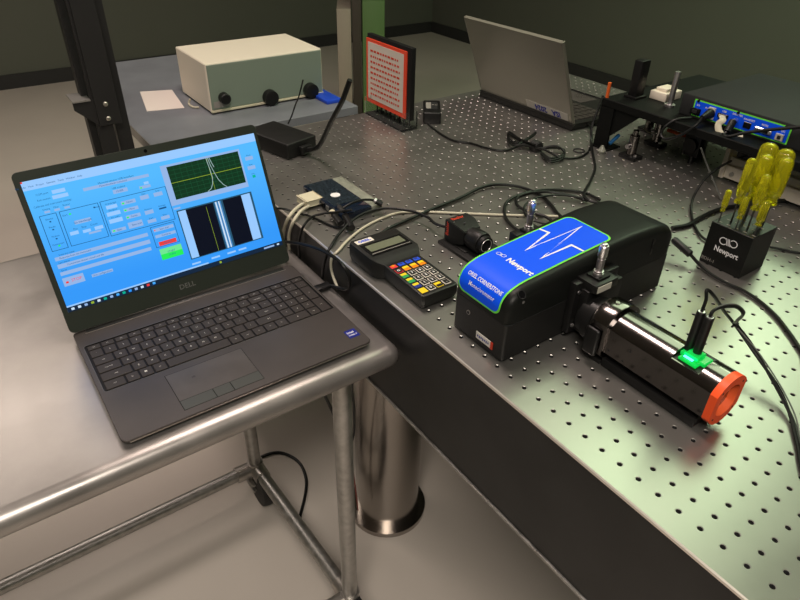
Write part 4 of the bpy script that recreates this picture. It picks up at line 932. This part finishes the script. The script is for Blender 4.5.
pbox('phone_socket', 749, 756, .130, .142, 'lens_black', .002); pbox('serial_socket', 760, 776, .130, .140, 'chrome', .004, .002); pbox('serial_pins', 763, 773, .1325, .1375, 'lens_black', .005)
pbox('round_socket', 780, 787, .126, .139, 'socket_white', .003); pbox('round_socket_hole', 782, 785, .129, .136, 'hole_dark', .004)
for u_ in (700, 741, 786): build('panel_screw', MB().cyl((PX(u_), by, pz1 - .002), (PX(u_), by - .003, pz1 - .002), .0028, 12), 'lens_black', pn)
pt = MB()
for u_, z_, s in ((701, .1455, 'I/O'), (711, .145, 'FUSE'), (728, .1485, 'USB'), (741, .1495, 'SHUTTER'), (753, .1465, 'HANDSET'), (768, .1455, 'RS232'), (785, .1445, 'DC')):
    put_text(pt, s, .0052, (PX(u_), by - .0019, z_), (1, 0, 0), (0, 0, 1), bold=.0001)
build('panel_print', pt, 'white_print', pn, 0)
# leads plugged into the controller
ld1 = thing('mains_lead', 'black mains plug with a grey looping lead at the left of the blue panel', 'cable', (PX(716), by - .03, sz1))
i0_ = Vector((PX(716), by - .006, .138)); i1_ = V(702, 118, y=.765)
build('plug', MB().cyl(i0_, i1_, .0105, 16, .0055), 'plastic_black', ld1)
build('cord', MB().tube([i1_, V(695, 126, y=.748), V(681, 135, y=.738), V(666, 139, y=.735), V(661, 134, y=.738), V(666, 126, y=.742), V(677, 119.5, y=.755), V(691, 118, y=.78)], .0030, 8), 'cable_black', ld1)
ld2 = thing('white_ribbon_lead', 'off white flat lead hanging from the blue panel', 'cable', (PX(728), by - .02, sz1))
build('cord', MB().tube([Vector((PX(728), by - .006, .1395)), V(723, 120, y=.782), V(718.5, 124, y=.776), V(719, 131, y=.772), V(724, 136, y=.772), V(733, 138.5, y=.776), V(743, 137, y=.785)], .0062, 8, flat=.3), 'cable_cream', ld2)
ld3 = thing('thick_black_lead', 'thick black plug and lead crossing the blue panel to the right', 'cable', (PX(741), by - .03, sz1))
e_ = V(727, 132, y=.768)
build('plug', MB().cyl(Vector((PX(741), by - .012, .138)), e_, .0078, 14, .0065), 'plastic_black', ld3)
build('cord', MB().tube([e_, V(724, 134.5, y=.762), V(729, 136.5, y=.758), V(742, 133.5, y=.760), V(758, 131, y=.762), V(778, 129, y=.764), V(800, 127, y=.766), V(838, 123, y=.768)], .0032, 8), 'cable_black', ld3)

# beige instrument below the shelf
bi = thing('beige_instrument', 'beige instrument box tucked under the shelf behind the screwdrivers', 'electronics', (-.25, .93, 0))
ix0, iy0 = -.452, .83
build('case', MB().box(ix0, .02, iy0 + .012, 1.06, .003, .086, .002, 1), 'instrument_beige', bi)
build('front_frame', MB().box(ix0 - .004, ix0 + .006, iy0, iy0 + .014, .003, .088, .001, 1), 'instrument_beige', bi)
build('front_panel', MB().box(ix0 + .006, .016, iy0 + .002, iy0 + .012, .006, .034, .0015, 1), 'instrument_beige', bi)
build('upper_panel', MB().box(ix0 + .012, .016, iy0 - .002, iy0 + .012, .040, .056, .0015, 1), 'instrument_beige', bi)
build('dark_opening', MB().box(ix0 + .02, -.33, iy0 + .004, iy0 + .0125, .057, .084), 'lens_black', bi)
build('panel_screw', MB().cyl((ix0 + .024, iy0 + .003, .019), (ix0 + .024, iy0 - .001, .019), .0045, 12), 'bolt_zinc', bi)
build('panel_mark', MB().cyl((ix0 + .072, iy0 + .003, .024), (ix0 + .072, iy0 + .0012, .024), .0055, 14), 'sign_orange', bi)
for x_ in (ix0 + .03, -.02):
    for y_ in (.86, 1.03): build('foot', MB().cyl((x_, y_, 0), (x_, y_, .004), .008, 10), 'rubber', bi)
# things on the shelf left of the controller
tag(build('steel_post', MB().lathe((-.612, .83, sz1), (0, 0, 1), [(0, .012), (.004, .012), (.004, .0062), (.075, .0062), (.075, .005)], 18), 'chrome'), 'bright steel post standing on the shelf beside the dark controller box', 'post')
tag(build('beige_block', MB().box(-.675, -.632, .84, .90, sz1, .135, .002).box(-.668, -.64, .85, .89, .135, .142, .001), 'instrument_beige'), 'small beige block on the shelf left of the steel post', 'block')
pbk = MB().box(-.705, -.684, .80, .83, sz1, .20, .001).box(-.712, -.678, .795, .835, sz1, .122, .001); tag(build('black_post', pbk, 'anodised_matte'), 'square black upright on the left end of the shelf', 'post')
tag(build('orange_marker', MB().cyl((-.728, .757, sz1), (-.728, .757, .150), .004, 12), 'tool_orange'), 'orange stick at the left corner of the shelf', 'marker')
# clutter under the shelf
def post_clamp(u, v, h, label):
    p = P(u, v, 0); t = thing('post_holder', label, 'post holder', (p.x, p.y, 0), 'post holders under the shelf')
    build('base', MB().box(p.x - .022, p.x + .022, p.y - .016, p.y + .016, 0, .009, .001), 'anodised_matte', t)
    build('body', MB().lathe((p.x, p.y, .009), (0, 0, 1), [(0, .011), (h, .011), (h, .0065), (h + .012, .0065)], 20), 'anodised', t)
    build('thumb_screw', MB().cyl((p.x, p.y - .011, h * .7), (p.x, p.y - .022, h * .7), .005, 12), 'chrome', t)
    build('mount_screw', MB().cyl((p.x + .015, p.y - .005, .009), (p.x + .015, p.y - .005, .013), .004, 10), 'chrome', t)
post_clamp(630, 158, .045, 'black post holder nearest the shelf post'); post_clamp(655, 145, .05, 'black post holder in the middle under the shelf'); post_clamp(648, 131, .055, 'black post holder deepest under the shelf')
p = P(604, 152, 0)
tag(build('clear_knob', MB().lathe((p.x, p.y - .01, 0), (0, 0, 1), [(0, .008), (.006, .010), (.012, .006), (.018, .003)], 14), 'clear_case'), 'small clear knob on the table at the foot of the shelf post', 'knob')
tag(build('hex_key_handle', MB().cyl(P(609, 144, .012), P(619, 135, .030), .0045, 12), 'tool_blue'), 'blue tool handle leaning under the left end of the shelf', 'tool')
tag(build('orange_lead', MB().tube([P(668, 130, .06), P(674, 132, .055), P(682, 135, .052), P(690, 136, .05), P(700, 139, .048)], .0040, 8), 'tool_orange'), 'orange lead bunched under the front edge of the shelf', 'cable')
tag(build('mirror_mount', MB().box(-.56, -.52, .84, .87, .02, .07, .002).cyl((-.54, .84, .045), (-.54, .832, .045), .016, 24).cyl((-.54, .855, 0), (-.54, .855, .02), .006, 12), 'anodised_matte'), 'black square mirror mount in the shade under the shelf', 'mount')
mm = P(686, 150, .0); tag(build('lens_mount', MB().lathe((mm.x, mm.y + .05, .03), (0, 1, 0), [(0, .022), (.004, .024), (.014, .024), (.016, .02)], 24).cyl((mm.x, mm.y + .058, 0), (mm.x, mm.y + .058, .01), .012, 14), 'anodised'), 'round black lens mount under the shelf left of the beige instrument', 'mount')
cable('white_wire', 'short white wire bent among the mounts under the shelf', [(644, 128, .05), (648, 132, .04), (653, 133, .035), (658, 133, .03)], .0016, 'cable_cream')
cable('strut_wire', 'grey lead hanging straight down beneath the shelf', [(701, 148, .095), (707, 165, .06), (714, 182, .03), (721, 199, .004)], .0017, 'cable_grey')

# ================================================================== SECOND LAPTOP
l2 = thing('laptop', 'silver grey laptop at the back of the table with a white label on it', 'laptop', (-.99, .9, 0))
h1 = P(571, 129.5, .004); hx = Vector((-1, -.02, 0)).normalized(); hyv = Vector((.06, 1, 0)).normalized(); W2, D2 = .34, .235
build('base', MB().obox(Vector((h1.x, h1.y, .003)), hx * W2, hyv * D2, (0, 0, .014), .003), 'hinge', l2)
k2 = MB()
for r in range(6):
    for c in range(14): k2.obox(Vector((h1.x, h1.y, .017)) + hx * (.018 + c * .0222) + hyv * (.03 + r * .0195), hx * .019, hyv * .0165, (0, 0, .0015))
build('keyboard', k2, 'key_cap', l2, 0, kind='stuff', label='dark keyboard')
build('touchpad', MB().obox(Vector((h1.x, h1.y, .017)) + hx * .12 + hyv * .16, hx * .10, hyv * .065, (0, 0, .0005)), 'touchpad', l2)
up2 = (Vector((0, 0, 1)) * math.cos(math.radians(22)) - hyv * math.sin(math.radians(22))); nrm2 = hx.cross(up2); nrm2 = nrm2 if nrm2.y < 0 else -nrm2
ldo = Vector((h1.x, h1.y + .006, .012))
build('lid', MB().obox(ldo, hx * W2, up2 * .225, -nrm2 * .006, .002), 'lid_silver', l2, label='silver grey lid seen from behind')
lb = build('name_label', MB().obox(ldo + nrm2 * .0001 + hx * .014 + up2 * .010, hx * .145, up2 * .021, nrm2 * .0006), 'label_white', l2, label='white strip with blue handwriting, upside down')
nt_ = MB(); put_text(nt_, 'ISA   2024', .021, ldo + hx * .083 + up2 * .020 + nrm2 * .0010, hx, -up2, bold=.0008, shear=-.15); build('handwriting', nt_, 'ink_blue', lb, 0)

# ================================================================== HEX DRIVER STAND WITH SIGN
ax0, ax1, ay0, ay1 = -1.222, -1.052, .409, .457
st_ = thing('driver_stand', 'clear acrylic stand with an orange edged white sign at the corner of the table', 'tool holder', ((ax0 + ax1) / 2, (ay0 + ay1) / 2, 0))
def wallbox(mb, x0, x1, y0, y1, z0, z1): mb.box(x0, x1, y0, y1, z0, z1)
ac = MB(); wallbox(ac, ax0, ax1, ay0, ay1, 0, .004); wallbox(ac, ax1 - .003, ax1, ay0, ay1, .004, .045); wallbox(ac, ax0, ax0 + .003, ay0, ay1, .004, .045); wallbox(ac, ax0 + .003, ax1 - .003, ay1 - .003, ay1, .004, .045)
build('acrylic_base', ac, 'clear_acrylic', st_, 0, label='clear acrylic base')
sgy = .428
s0 = V(405, 119, y=sgy); szb = s0.z
build('back_board', MB().box(ax0 - .02, s0.x + .016, sgy + .003, sgy + .016, szb - .002, szb + .17, .001), 'plastic_black', st_)
sgn = build('sign', MB().box(ax0 - .02, s0.x, sgy, sgy + .0028, szb, szb + .16), 'sign_orange', st_, label='orange border')
build('sign_face', MB().box(ax0 - .012, s0.x - .011, sgy - .0005, sgy + .001, szb + .011, szb + .152), 'sign_white', st_, label='white face with small red print')
sp_ = MB()
for r in range(9):
    x_ = ax0
    while x_ < s0.x - .03:
        w_ = random.uniform(.004, .012); sp_.box(x_, x_ + w_, sgy - .0008, sgy - .0004, szb + .022 + r * .0135, szb + .027 + r * .0135); x_ += w_ + .004
build('sign_print', sp_, 'red_print', sgn, 0, kind='stuff')
for k in range(8):
    x_ = ax0 + .016 + k * .0205; o = build('hex_driver', MB().lathe((x_, sgy + .010, .004), (0, 0, 1), [(0, .0022), (.02, .0022), (szb - .008, .0032), (szb - .006, .0032)], 10), 'plastic_black')
    tag(o, 'thin black hex driver under the orange edged sign, ' + ['first', 'second', 'third', 'fourth', 'fifth', 'sixth', 'seventh', 'eighth'][k] + ' from the left', 'tool', 'hex drivers in the acrylic stand')

# ================================================================== LEFT DESK AND THINGS ON IT
dz = -.14; dx1, dyl = -1.662, -.046
dk_ = thing('grey_desk', 'grey topped desk with black steel legs behind the optical table', 'desk', (-2.1, .4, -H))
build('desk_top', MB().box(-2.65, dx1, dyl, .66, dz - .028, dz, .001, 1), 'desk_top', dk_)
build('edge_strip', MB().box(-2.65, dx1 + .001, dyl - .0035, dyl, dz - .030, dz + .0015, .001, 1), 'desk_edge', dk_, label='bright metal edge strip')
for x_, y_ in ((-1.735, -.005), (-2.6, -.005), (-1.735, .60), (-2.6, .60)):
    build('leg', MB().box(x_, x_ + .045, y_, y_ + .045, -H, dz - .029, .002), 'frame_black', dk_)
up_ = thing('steel_upright', 'black steel upright with two bolts and a bracket beside the grey desk', 'frame', (-1.74, -.13, -H))
build('post', MB().box(-1.735, -1.722, -.168, -.124, -H, .35, .001, 1), 'frame_black', up_)
build('rear_post', MB().box(-1.80, -1.76, -.182, -.150, -H, .35), 'frame_black', up_)
build('rear_post', MB().box(-1.80, -1.76, -.112, -.072, -H, .35), 'frame_black', up_)
for z_ in (-.70, .25): build('cross_bar', MB().box(-1.798, -1.762, -.150, -.112, z_, z_ + .03), 'frame_black', up_)
gq = MB(); gq.prism([(-1.72, -.214, -.004), (-1.72, -.214, -.026), (-1.72, -.172, -.066), (-1.72, -.160, -.078), (-1.72, -.160, -.004)], (-.006, 0, 0)); build('bracket', gq, 'frame_black', up_, 0, label='black angled bracket')
build('bracket_flange', MB().box(-1.80, -1.716, -.214, -.168, -.005, -.001), 'desk_edge', up_)
build('side_plate', MB().box(-1.721, -1.716, -.160, -.100, -.078, .35, .001, 1), 'frame_black', up_)
for z_ in (-.022, -.061): 
    q = V(105.5 if z_ > -.04 else 108.5, 104 if z_ > -.04 else 118.5, x=-1.716)
    build('bolt', MB().lathe(q + Vector((-.004, 0, 0)), (1, 0, 0), [(0, .0065), (.006, .0065), (.008, .004)], 12), 'bolt_zinc', up_)
tag(build('paper_sheet', MB().prism([P(140, 92, dz), P(147, 111.5, dz), P(184.5, 108, dz), P(172, 90, dz)], (0, 0, .0012)), 'paper', smooth=0), 'pale pinkish sheet of paper lying on the grey desk', 'paper')
ib = thing('bench_instrument', 'grey green bench instrument with black round feet on the grey desk', 'electronics', (-1.95, .45, dz))
build('case', MB().box(-2.10, -1.832, .203, .62, dz + .006, dz + .16, .003, 1), 'instrument_beige', ib)
build('front_panel', MB().box(-1.833, -1.829, .207, .616, dz + .014, dz + .155, .001, 1), 'instrument_green', ib, label='grey green front panel')
build('lower_trim', MB().box(-1.833, -1.826, .203, .62, dz + .006, dz + .013, .001, 1), 'cream_plug', ib)
build('panel_label', MB().box(-1.829, -1.8275, .214, .268, dz + .020, dz + .040), 'slot_grey', ib)
for u_, v_, r_ in ((223.5, 97.5, .018), (270, 103, .026), (310, 97, .026)):
    kp = V(u_, v_, x=-1.829); kp.z = max(kp.z, dz + r_ + .001); build('knob', MB().lathe(kp, (1, 0, 0), [(0, r_), (.022, r_ * .95), (.024, r_ * .8)], 26), 'plastic_black', ib, label='black round knob')
for y_ in (.23, .59): build('foot', MB().cyl((-1.85, y_, dz), (-1.85, y_, dz + .007), .01, 12), 'rubber', ib)
p = P(334, 103, dz); tag(build('blue_tray', MB().box(p.x - .16, p.x + .006, p.y - .030, p.y + .030, dz, dz + .012, .002), 'k_blue'), 'bright blue flat tray at the right end of the grey desk', 'tray')
cable('grey_lead', 'short curled pale lead beside the paper on the grey desk', [(190, 99, dz + .02), (189, 104, dz + .004), (193, 107, dz + .004), (199, 107.5, dz + .004)], .0035, 'cable_cream')
# cabinets far behind the gap between the desk and the table
def cab(name, label, u0, u1, yv, m, h, dist):
    a, b = P(u0, yv, -H), P(u1, yv, -H)
    d = (b - a); n_ = Vector((-d.y, d.x, 0)).normalized(); n_ = n_ if n_.dot(a - CC) > 0 else -n_
    o = build(name, MB().obox(a, d, n_ * dist, (0, 0, h), .004), m)
    o['label'] = label; o['category'] = 'cabinet'; return o
cab('storage_cabinet', 'green metal cabinet standing far behind the corner of the table', 363.5, 384, 120, 'cabinet_green', .75, .4)
cab('storage_cabinet', 'dark brown narrow cabinet left of the green cabinet', 354, 362.5, 120, 'cabinet_brown', .8, .4)
cab('storage_cabinet', 'beige narrow cabinet left of the dark brown cabinet', 340, 353, 120, 'cabinet_beige', .7, .4)

# ================================================================== FLOOR CABLES
zf = -H + .004
cable('floor_cable', 'black cable lying in a loop on the floor under the cart', [(252, 470, zf), (256, 461, zf), (266, 455, zf), (279, 452.5, zf), (292, 457, zf), (301, 465, zf), (306, 478, zf), (306, 490, zf), (303, 505, zf), (296, 530, zf)], .0045)
cable('hanging_cable', 'black cable hanging down behind the cart leg in front of the steel leg', [(353, 372, -.19), (352, 390, -.27), (354, 410, -.36), (354, 432, -.46), (350, 450, -.55), (349, 470, -.64), (351, 500, -.76), (352, 530, -.86)], .0026)
cable('hanging_cable', 'thin brown cable hanging beside the black hanging cable', [(350, 450, -.55), (352, 465, -.62), (355, 485, -.70), (358, 510, -.80)], .0018, 'k_brown')
cable('draped_cable', 'black cable end showing just left of the cart leg', [(318, 383, -.16), (323, 392, -.20), (328, 402, -.25), (336, 420, -.33)], .003)
